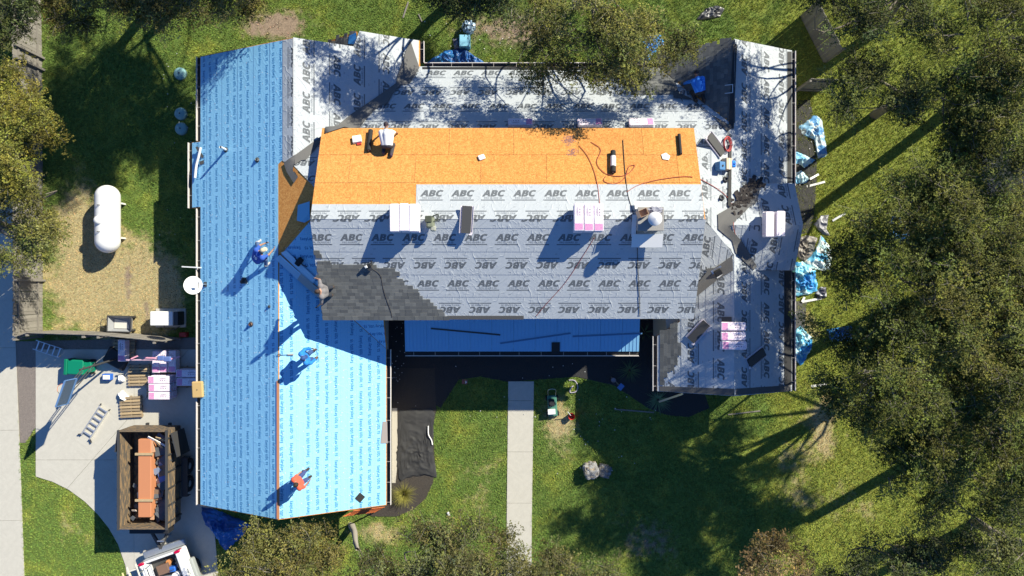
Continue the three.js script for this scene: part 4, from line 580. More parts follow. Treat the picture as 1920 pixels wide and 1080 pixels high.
// ------------------------------------------------------------------ small tools on the front lawn
{
  const t = thing('air_compressor', 'small wheeled green and white machine with black engine on the lawn', 'compressor', T0(1035, 757)); t.rotation.y = .06;
  part('deck', rbox(.42, .16, .95, .04, 0, .2, .05), mat([.06, .2, .15], .6), t); part('engine', [rbox(.26, .26, .3, .04, -.04, .4, -.12), cyl(.1, .1, .08, -.04, .52, -.12)], M.black, t); part('white_cover', rbox(.34, .12, .24, .02, -.06, .34, .3), M.white, t); for (const x of [-.25, .25]) for (const z of [-.3, .42]) part('wheel', new THREE.TorusGeometry(.09, .035, 8, 18).rotateY(Math.PI / 2).translate(x, .125, z), M.rubber, t); part('handle', tube([V(-.16, .3, -.4), V(-.14, .7, -.75), V(.14, .7, -.75), V(.16, .3, -.4)], .014), M.steel, t);
  const b = thing('bucket', 'red bucket with a white stick on the lawn', 'bucket', T0(1071, 779)); part('pail', [new THREE.CylinderGeometry(.15, .12, .3, 22, 1, true).translate(0, .15, 0), cyl(.125, .125, .01)], mat([.5, .04, .04], .5, { side: THREE.DoubleSide }), b); part('stick', rod(V(-.05, .25, -.05), V(-.2, .5, -.25), .018), M.white, b);
  const s = thing('shovel', 'short handled shovel with a blue blade in the bed', 'shovel', T0(1160, 721)); part('handle', rod(V(-.35, .03, -.35), V(0, .04, 0), .02), M.wood, s); part('blade', box(.22, .02, .28, .09, .04, .1, 0, -.7), mat([.08, .2, .5], .4), s); const bk = thing('small_pot', 'small pale pot beside the shovel handle', 'pot', T0(1149, 712)); part('pot', [new THREE.CylinderGeometry(.12, .09, .2, 18, 1, true).translate(0, .1, 0), cyl(.1, .1, .02, 0, .1, 0)], mat([.36, .3, .32], .8, { side: THREE.DoubleSide }), bk);
  const bl = thing('hose_coil', 'pale curled hose on the shaded lawn edge', 'hose', T0(1075, 725)); part('coil', tube([V(-.2, .03, -.3), V(.05, .03, -.28), V(.2, .03, 0), V(.1, .05, .22), V(-.15, .03, .25), V(-.12, .06, .05), V(0, .04, -.05)], .03, 40), mat([.4, .36, .42], .6), bl);
  const rb = thing('red_flag', 'small red and white card on the shaded lawn', 'card', T0(872, 716)); part('card', slab([[-.12, -.12], [.12, -.1], [.1, .12], [-.14, .08]], () => .03, () => .015), mat([.4, .1, .1], .7), rb); part('corner', slab([[.0, -.06], [.1, 0], [.02, .08]], () => .04, () => .031), M.white, rb);
  const wp = thing('paper_scrap', 'white paper scrap on the sunlit lawn', 'paper', T0(841, 963)); part('paper', rbox(.1, .06, .2, .02, 0, .05, 0, .3, .3), M.white, wp);
  crumple('paper_bag', 'crumpled white bag beside the sunlit pallet', 'bag', [[219, 738], [228, 732], [240, 745], [236, 752], [226, 752]], .3, [[.8, .8, .8], [.7, .7, .7]], { rough: .7, y: .035 }); crumple('paper_bag', 'small crumpled white bag by the hoop base', 'bag', [[220, 702], [231, 703], [232, 716], [221, 717]], .28, [[.8, .8, .8], [.7, .7, .72]], { rough: .7, y: .035 });
  const fan = thing('saw_horse', 'blue and white folded sawhorse across the shaded bundles', 'sawhorse', at(300, 671, 1.1).setY(.62)); part('beam', [beam(V(-1.55, .35, .1), V(.1, .33, .1), .05, .06)], mat([.6, .4, .5], .6), fan); part('bar', [beam(V(-.75, .4, 0), V(-.05, .4, .02), .06, .05), beam(V(.35, .42, .08), V(.85, .42, -.05), .06, .05), beam(V(-1.3, .42, .05), V(-1.0, .42, -.08), .06, .05)], mat([.75, .35, .45], .6), fan); part('joint', [rbox(.3, .16, .22, .05, .02, .42, .02), rbox(.34, .14, .24, .06, .3, .42, .06)], mat([.1, .16, .4], .6), fan);
  const cab = thing('tool_tote', 'blue and white tool tote by the hoop base', 'tote', T0(205, 706)); part('body', rbox(.4, .25, .3, .04, 0, .125, 0), M.blue, cab); part('tray', rbox(.3, .04, .2, .01, .02, .27, 0), M.white, cab);
}
// planting: yuccas and an ornamental grass clump
function spiky(name, label, px, py, n, len, col, up, w = .02) { const p = at(px, py), t = thing(name, label, 'plant', V(p.x, .02, p.z)), m = mat(col, .8, { side: THREE.DoubleSide }); const N = name === 'yucca' ? n : 1; for (let j = 0; j < N; j++) { const gs = []; for (let i = 0; i < (N > 1 ? 1 : n); i++) { const a = N > 1 ? j / n * 6.28 * 3.62 : rnd() * 6.28, e = rr(...up), L = len * rr(.7, 1.05), r0 = N > 1 ? .02 : rnd() * .12, g = new THREE.BufferGeometry(), d = V(Math.cos(a), 0, Math.sin(a)), s = V(-d.z, 0, d.x), P = [], K = 4; for (let k = 0; k <= K; k++) { const u = k / K, q = d.clone().multiplyScalar(r0 + L * u * Math.cos(e)).setY(L * (u * Math.sin(e) - .35 * u * u * Math.cos(e) * .8) + .05), ww = w * (1 - u) * (k ? 1 : .7); P.push(q.clone().addScaledVector(s, ww), q.clone().addScaledVector(s, -ww)); } const A = []; for (let k = 0; k < K; k++) A.push(P[2 * k], P[2 * k + 1], P[2 * k + 2], P[2 * k + 1], P[2 * k + 3], P[2 * k + 2]); g.setAttribute('position', new THREE.Float32BufferAttribute(A.flatMap((v) => [v.x, Math.max(.005, v.y), v.z]), 3)); g.computeVertexNormals(); gs.push(g); } const q = part(N > 1 ? 'leaf' : 'blades', gs, m, t); if (N === 1) stuff(q); } part('root_crown', ball(.07, 0, .05, 0), M.soil, t); return t; }
spiky('yucca', 'spiky yucca rosette in the shaded bed below the gable', 1233, 749, 46, .85, [.12, .2, .1], [.15, .9], .026); spiky('yucca', 'spiky yucca beside the porch end, deepest in shade', 1180, 694, 34, .75, [.1, .15, .06], [.1, .9], .022); spiky('yucca', 'small spiky yucca against the porch corner', 1208, 622, 22, .6, [.09, .14, .06], [.2, 1], .02);
spiky('ornamental_grass', 'yellow green ornamental grass clump on the mulch', 758, 925, 420, .75, [.3, .28, .06], [.3, 1.35], .006);
// ------------------------------------------------------------------ things on the roof
{
  const t = thing('chimney', 'chimney with a round white metal cap on the ridge', 'chimney', V(4.86, 6.3, -2.42)); 
  part('chase', [box(.82, .78, .74, 0, .35, 0)], mat([.42, .4, .4], .9, { bumpMap: rep(wrinkle, 2, 2), bumpScale: .02 }), t); part('crown', rbox(.92, .07, .84, .02, 0, .76, 0), M.stone, t); part('flue', cyl(.16, .16, .42, .06, .79, .04, 24), M.steel, t); part('cap', [new THREE.LatheGeometry([[0, .12], [.12, .08], [.24, 0], [.245, -.03]].map(([a, b]) => new THREE.Vector2(a, b)), 32).translate(.06, 1.25, .04)], mat([.74, .74, .75], .4, { side: THREE.DoubleSide }), t);
  part('flashing', [box(1.12, .012, .5, 0, .17, .72, .405), box(.16, .012, .8, -.5, .3, .2, .3), box(.9, .012, .3, 0, .17, -.55, -.405)], M.white, t);
  const c = thing('cardboard_box', 'open cardboard box propped on the chimney crown', 'box', V(4.57, 7.1, -2.62)); part('side', [box(.3, .2, .015, 0, .1, -.12), box(.3, .2, .015, 0, .1, .12), box(.015, .2, .24, -.15, .1, 0), box(.015, .2, .24, .15, .1, 0), box(.3, .01, .24, 0, .006, 0)], mat([.5, .35, .24], .9), c); part('flap', [box(.12, .01, .24, -.2, .2, 0, 0, 0, .5)], mat([.5, .35, .24], .9), c); c.rotation.y = .4;
  const r = thing('rag_pile', 'grey rag pile behind the chimney cap', 'rag', V(5.0, 7.1, -2.72)); const g = new THREE.IcosahedronGeometry(.2, 4), p = g.attributes.position; for (let i = 0; i < p.count; i++) { const v = V(p.getX(i), p.getY(i), p.getZ(i)), k = 1 + .3 * n3(v.x * 9, v.y * 9, v.z * 9); p.setXYZ(i, v.x * k * 1.3, Math.max(0, v.y * k * .6) + .0, v.z * k * .7); } g.computeVertexNormals(); part('cloth', g, mat([.3, .3, .36], .9), r);
  const bd = thing('trim_offcut', 'white trim offcut lying beside the chimney', 'board'); lay(bd, PMF, 1216, 428, .75, .04); part('length', rbox(.42, .03, .12, .01, 0, .02, 0), M.white, bd);
}
{ const t = thing('tool_bag', 'camouflage tool bag with straps on the ridge', 'bag', V(onp(808, 411, PMF).x, 6.46, -2.4)), cm = [mat([.18, .2, .14], .9), mat([.32, .33, .28], .9), mat([.06, .07, .05], .9)]; part('bag', rbox(.3, .26, .46, .1, 0, .15, .05), cm[0], t); part('pocket', rbox(.2, .2, .2, .06, .1, .16, .28), cm[1], t); part('flap', rbox(.24, .08, .24, .03, -.06, .28, -.05), cm[2], t); part('strap', tube([V(.1, .28, -.15), V(.28, .3, -.22), V(.26, .2, -.05), V(.1, .25, .05)], .022), cm[2], t); }
function roll(label, px, py, p, turn, L, r, m, band) { const t = thing('membrane_roll', label, 'roll'); lay(t, p, px, py, turn, .02); part('roll', [new THREE.CylinderGeometry(r, r, L, 24).rotateX(Math.PI / 2).translate(0, r, 0)], m, t); part('core', [new THREE.CylinderGeometry(r * .4, r * .4, L + .01, 14).rotateX(Math.PI / 2).translate(0, r, 0)], M.grey, t); if (band) part('label_band', [new THREE.CylinderGeometry(r + .004, r + .004, L * .48, 24, 1, true).rotateX(Math.PI / 2).translate(0, r, 0)], M.white, t); return t; }
roll('black membrane roll beside the kneeling worker', 694, 266, PMB, 0, .92, .09, M.rubber); roll('black membrane roll with a white label on bare sheathing', 1149, 306, PMB, -.05, .92, .1, M.rubber, true); roll('slim black roll alone near the sheathing edge', 1274, 272, PMB, -.03, .88, .06, M.rubber);
{ let t = thing('nail_box', 'white box with a red tag on the sheathing', 'box'); lay(t, PMB, 670, 263, .2, .02); part('box', rbox(.34, .12, .3, .02, 0, .06, 0), M.white, t); part('tag', box(.16, .03, .09, .05, .03, .2), M.red, t);
  t = thing('plastic_bag', 'small white plastic bag on the sheathing', 'bag'); lay(t, PMB, 903, 296, .4, .02); part('bag', rbox(.26, .08, .22, .04, 0, .04, 0), M.white, t);
  t = thing('paper_sheet', 'white paper sheet near the slim black roll', 'paper'); lay(t, PMB, 1248, 294, 0, .02); part('sheet', slab([[-.16, -.08], [.02, -.16], [.17, -.02], [.1, .16], [-.12, .12]], () => .03, () => .015), M.white, t);
  t = thing('sheathing_stain', 'faded reddish stain patch on the sheathing', 'stain'); scene.remove(t); }
{ let t = thing('satellite_dish', 'white oval satellite dish on the eave', 'satellite dish', V(-12.6, PL.h(-12.6, -.2) + .02, -.15)); const n = V(.42, .75, -.5).normalize(), q = new THREE.Quaternion().setFromUnitVectors(V(0, 1, 0), n); const dish = new THREE.LatheGeometry([[0, -.07], [.15, -.06], [.3, -.025], [.4, .02], [.405, .025]].map(([a, b]) => new THREE.Vector2(a, b)), 36).scale(.86, 1, 1.05).applyQuaternion(q).translate(-.25, .62, .05); part('reflector', dish, mat([.8, .8, .8], .5, { side: THREE.DoubleSide }), t); part('mast', [rod(V(0, 0, 0), V(-.05, .35, 0), .025), rod(V(-.05, .35, 0), V(-.25, .56, .05), .025)], M.steel, t); part('feed_arm', rod(V(-.12, .46, .2), V(.12, .95, -.12), .016), M.dark, t); part('feed_horn', [rbox(.12, .1, .12, .02, .14, .98, -.12)], M.white, t); part('foot_plate', box(.2, .02, .2, 0, .01, 0), M.dark, t); }
function vent(label, px, py, p, h, m, r = .045) { const b = onp(px, py, p, .02), t = thing('vent_pipe', label, 'vent pipe', b); part('pipe', [new THREE.CylinderGeometry(r, r, h, 14, 1, true).translate(0, h / 2, 0)], m, t); part('boot', [cyl(r * 2.2, r * 1.15, .07, 0, 0, 0, 16)], M.dark, t); part('throat', cyl(r * .9, r * .9, .01, 0, h * .7, 0), M.black, t); return t; }
vent('tall white vent pipe on the blue slope', 424, 281, PL, .55, M.white, .05); vent('low white vent collar on the blue slope', 483, 300, PL, .1, M.white, .05); vent('low dark vent collar in the blue slope centre', 471, 608, PL, .12, M.redRust, .05); vent('small dark vent near the gable wall flap', 505, 575, PL, .08, M.dark, .03); vent('short grey vent stub by the black ridge slot', 1359, 337, PDR, .2, M.steel, .06); vent('short white vent stub on the white slope', 1352, 371, PDR, .15, M.white, .06);
{ const t = thing('attic_vent', 'square metal roof vent in the grey valley strip', 'vent'); lay(t, PG, 1346, 510, .6, .06); part('hood', [rbox(.3, .12, .26, .03, 0, .08, 0)], M.black, t); part('flange', box(.44, .012, .4, 0, .01, 0), M.steel, t); part('trim', box(.3, .02, .04, 0, .15, .13), M.white, t); }
{ let t = thing('compressor_box', 'blue boxed compressor head on the white slope', 'compressor'); lay(t, PDR, 1345, 313, 0, .03); part('housing', rbox(.3, .3, .34, .04, 0, .15, 0), mat([.06, .2, .42], .5), t); part('port', cyl(.04, .04, .02, 0, .3, 0), M.black, t);
  t = thing('cardboard_box', 'plain cardboard box beside the blue compressor', 'box'); lay(t, PDR, 1358, 309, 0, .03); part('carton', rbox(.28, .28, .44, .01, 0, .14, 0), mat([.6, .46, .34], .9), t); part('tape', box(.05, .004, .44, 0, .282, 0), M.cream, t);
  t = thing('blue_jug', 'bright blue jug on the black ridge slot', 'jug'); lay(t, PDR, 1368, 309, 0, .05); part('jug', rbox(.2, .26, .26, .05, 0, .13, 0), mat([.0, .2, .75], .4), t); part('cap', cyl(.04, .04, .05, 0, .25, 0), M.blue, t);
  t = thing('hose_coil', 'red air hose coil beside the ridge slot', 'hose'); lay(t, PDR, 1361, 271, 0, .04); for (let k = 0; k < 5; k++) part('loop', new THREE.TorusGeometry(.2 + k * .014, .014, 6, 30).rotateX(Math.PI / 2 + rr(-.06, .06)).scale(.75, 1, 1.15).translate(rr(-.02, .02), .03 + k * .02, rr(-.02, .02)), mat([.55, .05, .05], .5), t);
  t = thing('roof_bracket', 'pale metal roof bracket on the shingled slope', 'bracket'); lay(t, PDL, 1368, 167, 0, .05); part('bracket', [box(.03, .03, .34, .12, .03, 0), box(.3, .025, .025, -.03, .03, .16), box(.3, .025, .025, -.03, .03, -.16)], M.alu, t);
  t = thing('square_offcut', 'black square shingle offcut on the pale blue slope', 'offcut'); lay(t, PR, 675, 933, .8, .03); part('square', box(.3, .012, .3, 0, .006, 0), M.rubber, t);
  t = thing('foam_cushion', 'tan foam cushion pad on the left gutter', 'cushion', V(-12.95, 2.78, at(383, 730, 2.8).z)); part('pad', rbox(.46, .16, .68, .06, 0, .08, 0, 0, .05), mat([.5, .34, .14], .95), t); part('button', ball(.025, .0, .165, 0, 1, .4, 1), M.dark, t);
  t = thing('nail_gun', 'black nail gun on the grey shingles', 'nail gun'); lay(t, PMF, 691, 497, .4, .05); part('body', rbox(.28, .14, .12, .03, 0, .09, 0), M.black, t); part('magazine', [cyl(.09, .09, .1, .02, .02, .12)], M.dark, t); part('grip', rod(V(.1, .1, 0), V(.2, .06, -.12), .025), M.rubber, t); part('cap', rbox(.1, .05, .1, .02, -.06, .17, -.02), M.white, t);
  t = thing('nail_gun', 'black nail gun on the blue slope below the ridge', 'nail gun'); lay(t, PL, 459, 526, .9, .03); part('body', rbox(.26, .15, .12, .03, 0, .09, 0), M.black, t); part('magazine', cyl(.08, .08, .1, .02, .02, .1), M.dark, t);
  t = thing('tool_pouch', 'dark tool pouch on the blue valley strip', 'pouch', onRoof(562, 491, .07)); part('pouch', rbox(.34, .14, .22, .05, 0, .07, 0, 0, .9), M.rubber, t); part('belt', tube([V(-.2, .04, -.2), V(-.1, .06, -.05), V(.1, .06, .1), V(.3, .03, .2)], .02), M.black, t);
  t = thing('harness_rope', 'rope grab tool lying on the pale blue slope', 'rope grab'); lay(t, PR, 536, 665, 0, .04); part('ring', new THREE.TorusGeometry(.05, .01, 6, 16).rotateX(Math.PI / 2).translate(-.25, .02, 0), M.dark, t); part('shaft', rod(V(-.2, .02, 0), V(.05, .02, 0), .009), M.dark, t); part('grip', rbox(.24, .05, .06, .02, .17, .03, 0), M.stone, t);
  t = thing('torn_underlayment', 'torn white underlayment strip folded over the bay eave', 'underlayment', onp(372, 300, PL, .05)); part('strip', [tube([V(.15, .12, -.5), V(.05, .1, -.1), V(-.05, .06, .2), V(-.12, .05, .75)], .06, 20, 5)], mat([.66, .68, .74], .6), t); part('fold', [box(.1, .02, .5, .1, .1, -.3, .1, .5), box(.34, .02, .14, .25, .08, .1, 0, .3)], M.dark, t);
  t = thing('shingle_debris', 'heap of dark torn shingles in the upper valley', 'debris', onRoof(1398, 362, .05)); const gs = []; for (let i = 0; i < 130; i++) { const u = rnd(), px = 1378 + 44 * u + rr(-12, 12), py = 390 - 56 * u + rr(-12, 12), q = onRoof(px, py, .06 + rnd() * .05); const o = box(rr(.08, .22), .012, rr(.06, .14), 0, 0, 0, rr(-.4, .4), rnd() * 6, rr(-.4, .4)); o.translate(q.x - t.position.x, q.y - t.position.y, q.z - t.position.z); gs.push(o); } stuff(part('torn_shingles', gs, mat([.045, .038, .036], .95), t));
}
// hoses and cords over the roof
function line(name, label, cat, pts, r, m, off = .03) { const P = []; for (let i = 0; i + 1 < pts.length; i++) for (let k = 0; k < 5; k++) { const t = k / 5; P.push([pts[i][0] + (pts[i + 1][0] - pts[i][0]) * t, pts[i][1] + (pts[i + 1][1] - pts[i][1]) * t]); } P.push(pts[pts.length - 1]); const c = new THREE.CatmullRomCurve3(pts.map(([x, y]) => V(x, y, 0))).getSpacedPoints(pts.length * 8).map((v) => onRoof(v.x, v.y, off + r)); const t = thing(name, label, cat, c[0]); wpart('hose', tube(c, r, c.length * 3, 6), m, t); return t; }
line('air_hose', 'thin red air hose looping over the sheathing from the stain to the pink stack', 'hose', [[1086, 273], [1100, 290], [1112, 315], [1120, 345], [1125, 388]], .012, M.hose);
line('air_hose', 'thin red air hose curling around the labelled roll', 'hose', [[1108, 266], [1126, 280], [1119, 305], [1135, 325], [1165, 330], [1182, 322], [1190, 310], [1180, 312], [1170, 335], [1150, 345], [1132, 338], [1136, 330]], .012, M.hose);
line('air_hose', 'thin red air hose crossing from the coil to the far slope', 'hose', [[1175, 360], [1195, 348], [1240, 336], [1300, 332], [1330, 345], [1360, 366], [1375, 390], [1376, 430], [1386, 455], [1398, 480], [1414, 505]], .012, M.hose);
line('extension_cord', 'black cord running from the chimney down the white slope', 'cord', [[1168, 262], [1172, 320], [1178, 368], [1186, 395], [1193, 430], [1196, 500], [1199, 560], [1200, 597]], .012, M.hoseDark);
line('air_hose', 'dark red air hose trailing over the grey shingles', 'hose', [[697, 503], [712, 515], [718, 540], [724, 560], [733, 585], [735, 597]], .016, M.hoseDark);
line('air_hose', 'fine dark hose slanting across the white slope from the pink stack', 'hose', [[1115, 445], [1090, 485], [1060, 530], [1020, 575], [1002, 597]], .009, M.hose);
line('air_hose', 'thin grey hose lying across the shingle patch', 'hose', [[1240, 127], [1262, 148], [1272, 172], [1280, 190]], .01, M.hoseDark);
for (const [a, b, l] of [[[808, 616], [938, 628], 'dark metal drip edge strip on the porch roof'], [[938, 644], [1070, 625], 'bluish drip edge strip slanting on the porch roof'], [[1074, 631], [1204, 625], 'thin drip edge strip overhanging the porch end']]) { const A = onp(...a, PP, .03), B = onp(...b, PP, .03), t = thing('drip_edge_strip', l, 'metal strip', A); wpart('strip', [beam(A, B, .06, .02)], l.startsWith('dark') ? M.dark : mat([.08, .2, .38], .5), t); }
{ const t = thing('rubber_mat', 'black rubber mat hanging on the porch gutter', 'mat'); lay(t, PP, 1042, 652, 0, .03); part('mat', [box(.34, .02, .46, 0, .02, 0)], M.rubber, t); part('edge', box(.34, .03, .03, 0, .03, .22), M.black, t); }
// white flecks of packaging and nail caps in the beds and on the lawn
{ const N = 150, im = new THREE.InstancedMesh(new THREE.CylinderGeometry(.018, .018, .008, 7), mat([.7, .7, .7], .6), N), m = new THREE.Matrix4(), q = new THREE.Quaternion(); const zones = [[300, 380, 100, 480], [735, 1240, 680, 790], [790, 960, 40, 120], [1488, 1530, 190, 480], [735, 760, 600, 720], [1040, 1240, 760, 900]]; for (let i = 0; i < N; i++) { const z = zones[i % 6], p = at(rr(z[0], z[1]), rr(z[2], z[3])); m.compose(V(p.x, .06, p.z), q, V(1, 1, 1).multiplyScalar(rr(.7, 1.3))); im.setMatrixAt(i, m); } im.name = 'fallen_nail_caps'; stuff(shade(im)); im.userData.label = 'white plastic nail caps scattered over shaded ground'; im.userData.category = 'debris'; scene.add(im); }

// ------------------------------------------------------------------ people
function skin(bones, grow, center, half, res) {              // bones: [a, b, ra, rb]; one continuous surface
  const mc = new MarchingCubes(res, M.white, false, false, 60000), n = res, f = mc.field, d = new Float32Array(n * n * n).fill(1), hs = n / 2, k = .035, cell = half / hs;
  const P = V(0, 0, 0), ab = V(0, 0, 0), ap = V(0, 0, 0);
  for (const [a, b, ra, rb] of bones) {
    const R = Math.max(ra, rb) + grow + .08; ab.subVectors(b, a); const L2 = ab.lengthSq() || 1e-9, lo = [], hi = [];
    for (const c of ['x', 'y', 'z']) { lo.push(Math.max(0, Math.floor((Math.min(a[c], b[c]) - R - center[c]) / cell + hs))); hi.push(Math.min(n - 1, Math.ceil((Math.max(a[c], b[c]) + R - center[c]) / cell + hs))); }
    for (let z = lo[2]; z <= hi[2]; z++) for (let y = lo[1]; y <= hi[1]; y++) for (let x = lo[0]; x <= hi[0]; x++) {
      P.set((x - hs) * cell + center.x, (y - hs) * cell + center.y, (z - hs) * cell + center.z); ap.subVectors(P, a); const t = Math.min(1, Math.max(0, ap.dot(ab) / L2)); ap.addScaledVector(ab, -t);
      const q = ap.length() - (ra + (rb - ra) * t) - grow, i = x + y * n + z * n * n, o = d[i], h = Math.max(k - Math.abs(o - q), 0) / k; d[i] = Math.min(o, q) - h * h * k * .25;
    }
  }
  for (let i = 0; i < f.length; i++) f[i] = -d[i];
  mc.isolation = 0; mc.update(); const c = mc.count ?? mc.geometry.drawRange.count, g = new THREE.BufferGeometry(), pos = new Float32Array(c * 3);
  for (let i = 0; i < c; i++) { pos[i * 3] = mc.positionArray[i * 3] * half + center.x; pos[i * 3 + 1] = mc.positionArray[i * 3 + 1] * half + center.y; pos[i * 3 + 2] = mc.positionArray[i * 3 + 2] * half + center.z; }
  g.setAttribute('position', new THREE.BufferAttribute(pos, 3)); const w = mergeVertices(g, 1e-4); w.computeVertexNormals(); return w;
}
function headGeo(c, up, face) {
  const g = new THREE.SphereGeometry(1, 30, 24), p = g.attributes.position;
  for (let i = 0; i < p.count; i++) { let x = p.getX(i), y = p.getY(i), z = p.getZ(i); const jaw = y < -.1 ? 1 - .3 * Math.pow(-y - .1, 1.2) : 1; let rx = .077 * jaw, rz = .098 * (z > 0 && y < -.2 ? .96 : 1); let dz = 0; if (z > .2) { dz += .026 * Math.exp(-((x / .16) ** 2) - (((y + .1) / .2) ** 2)); dz -= .012 * (Math.exp(-(((x - .42) / .18) ** 2) - (((y - .05) / .13) ** 2)) + Math.exp(-(((x + .42) / .18) ** 2) - (((y - .05) / .13) ** 2))); dz -= .008 * Math.exp(-((x / .35) ** 2) - (((y + .5) / .06) ** 2)); dz += .006 * Math.exp(-((x / .3) ** 2) - (((y + .82) / .16) ** 2)); } p.setXYZ(i, x * rx, y * .118, z * rz + dz); }
  const m = merge([g, ball(.024, -.08, -.005, -.005, .35, 1.2, .7), ball(.024, .08, -.005, -.005, .35, 1.2, .7)]), z = face.clone().addScaledVector(up, -face.dot(up)).normalize(), x = up.clone().cross(z); m.applyMatrix4(new THREE.Matrix4().makeBasis(x, up, z).setPosition(c)); m.computeVertexNormals(); return m;
}
function handGeo(w, dir, palmN, side) {                      // wrist, pointing direction, palm normal, +1 / -1
  const x = palmN.clone().cross(dir).normalize().multiplyScalar(side), n = palmN.clone().addScaledVector(dir, -palmN.dot(dir)).normalize(), at3 = (a, b, c) => w.clone().addScaledVector(x, a).addScaledVector(dir, b).addScaledVector(n, c), gs = [];
  const palm = ball(.045, 0, 0, 0, .95, 1.15, .42), B = new THREE.Matrix4().makeBasis(x.clone(), dir.clone(), n.clone()); palm.applyMatrix4(B).translate(...at3(0, .045, 0).toArray()); gs.push(palm);
  [[-.03, .062], [-.01, .074], [.011, .07], [.03, .055]].forEach(([a, L]) => gs.push(taper([at3(a, .08, 0), at3(a * 1.05, .08 + L * .45, .008), at3(a * 1.05, .08 + L * .75, .025), at3(a, .08 + L * .85, .045)], [.0095, .009, .0085, .007], 6)));
  gs.push(taper([at3(-.035, .025, 0), at3(-.06, .05, .012), at3(-.066, .085, .022)], [.012, .011, .009], 6)); return gs;
}
function person(label, px, py, fwd, pose, look) {
  const base = onRoof(px, py), F = V(fwd[0], 0, fwd[1]).normalize(), Lf = V(F.z, 0, -F.x), t = thing('person', label, 'person', base);
  const J = {}, o = base.y; const put = (k, [f, u, l], ground) => { const p = V(F.x * f + Lf.x * l, u, F.z * f + Lf.z * l); if (ground) { const h = roofH(base.x + p.x, base.z + p.z); if (h > 0) p.y = h - o + u + .03; } J[k] = p; };
  for (const [k, v] of Object.entries(pose)) if (Array.isArray(v)) put(k, v, /an|toe|kn_g/.test(k) || (pose.hands && /wr/.test(k)) || (pose.knees && /kn/.test(k)));
  for (const s of ['L', 'R']) J['toe' + s] ??= J['an' + s].clone().addScaledVector(F, pose.knees ? -.02 : .16).add(V(0, pose.knees ? -.03 : -.045, 0));
  const b = []; for (const s of ['L', 'R']) b.push([J['hip' + s], J['kn' + s], .085, .058], [J['kn' + s], J['an' + s], .055, .04], [J['sh' + s], J['el' + s], .052, .042], [J['el' + s], J['wr' + s], .04, .028], [J['hip' + s], J['sh' + s], .09, .085], [J.neck, J['sh' + s], .055, .055]);
  b.push([J.pelvis, J.chest, .11, .12], [J.chest, J.neck, .1, .055], [J.neck, J.head, .052, .055]);
  const all = Object.values(J).filter((v) => v.isVector3), bb = new THREE.Box3().setFromPoints(all), c = bb.getCenter(V(0, 0, 0)), half = Math.max(...bb.getSize(V(0, 0, 0)).toArray()) / 2 + .22, res = Math.ceil(half * 2 / .022);
  const up = J.head.clone().sub(J.neck).normalize().lerp(V(0, 1, 0), .35).normalize(), face = F.clone().addScaledVector(V(0, 1, 0), pose.down ?? -.15).normalize(), hc = J.head.clone().addScaledVector(up, .03);
  const body = [skin(b, 0, c, half, res), headGeo(hc, up, face)]; for (const s of ['L', 'R']) body.push(...handGeo(J['wr' + s], J['wr' + s].clone().sub(J['el' + s]).normalize(), Lf.clone().multiplyScalar(s === 'L' ? -1 : 1), s === 'L' ? 1 : -1));
  part('body', body, mat(look.skin || [.36, .19, .12], .6), t);
  const top = []; for (const s of ['L', 'R']) { const e = J['sh' + s].clone().lerp(J['el' + s], look.sleeve ?? .8); top.push([J['sh' + s], e, .054, .05], [J['hip' + s], J['sh' + s], .095, .09], [J.neck.clone().lerp(J.chest, .25), J['sh' + s], .055, .056]); if (look.long) top.push([J['el' + s], J['el' + s].clone().lerp(J['wr' + s], .85), .048, .038]); } top.push([J.pelvis.clone().lerp(J.chest, .1), J.chest, .115, .125], [J.chest, J.neck.clone().lerp(J.chest, .3), .1, .075]);
  part('shirt', skin(top, .016, c, half, res), mat(look.shirt, .85), t);
  const leg = []; for (const s of ['L', 'R']) leg.push([J['hip' + s], J['kn' + s], .09, .066], [J['kn' + s], J['kn' + s].clone().lerp(J['an' + s], .88), .062, .056], [J.pelvis, J['hip' + s], .1, .092]); part('trousers', skin(leg, .014, c, half, res), mat(look.legs, .9), t);
  for (const s of ['L', 'R']) part('boot', skin([[J['an' + s].clone().add(V(0, .04, 0)), J['an' + s], .05, .05], [J['an' + s].clone().addScaledVector(F, -.04), J['toe' + s], .048, .042]], .006, J['an' + s], .3, 26), mat(look.boots || [.05, .035, .03], .8), t);
  const z = face.clone().addScaledVector(up, -face.dot(up)).normalize(), x = up.clone().cross(z), Bm = new THREE.Matrix4().makeBasis(x, up, z).setPosition(hc);
  const hat = look.hat ? [new THREE.SphereGeometry(1, 22, 12, 0, 6.3, 0, 1.62).scale(.092, .115, .113).translate(0, .022, 0), new THREE.CylinderGeometry(.1, .1, .008, 20, 1, false, -1.2, 2.4).scale(1, 1, 1.3).translate(0, .025, .06)] : [new THREE.SphereGeometry(1, 22, 14, 0, 6.3, 0, 1.75).scale(.085, .125, .108).rotateX(-.3).translate(0, .012, -.008)]; const hg = merge(hat); hg.applyMatrix4(Bm); part(look.hat ? 'cap' : 'hair', hg, mat(look.hat || look.hair || [.03, .02, .015], .8, { side: THREE.DoubleSide }), t);
  if (look.extra) look.extra(t, J, F, Lf); return t;
}
const STAND = { pelvis: [0, .95, 0], chest: [.03, 1.28, 0], neck: [.05, 1.47, 0], head: [.09, 1.6, 0], hipL: [0, .92, .1], hipR: [0, .92, -.1], knL: [.08, .5, .13], knR: [.02, .5, -.13], anL: [.05, .09, .15], anR: [-.06, .09, -.15], shL: [.03, 1.4, .19], shR: [.03, 1.4, -.19], elL: [.08, 1.14, .3], elR: [.1, 1.13, -.28], wrL: [.28, 1.02, .26], wrR: [.3, 1.05, -.22] };
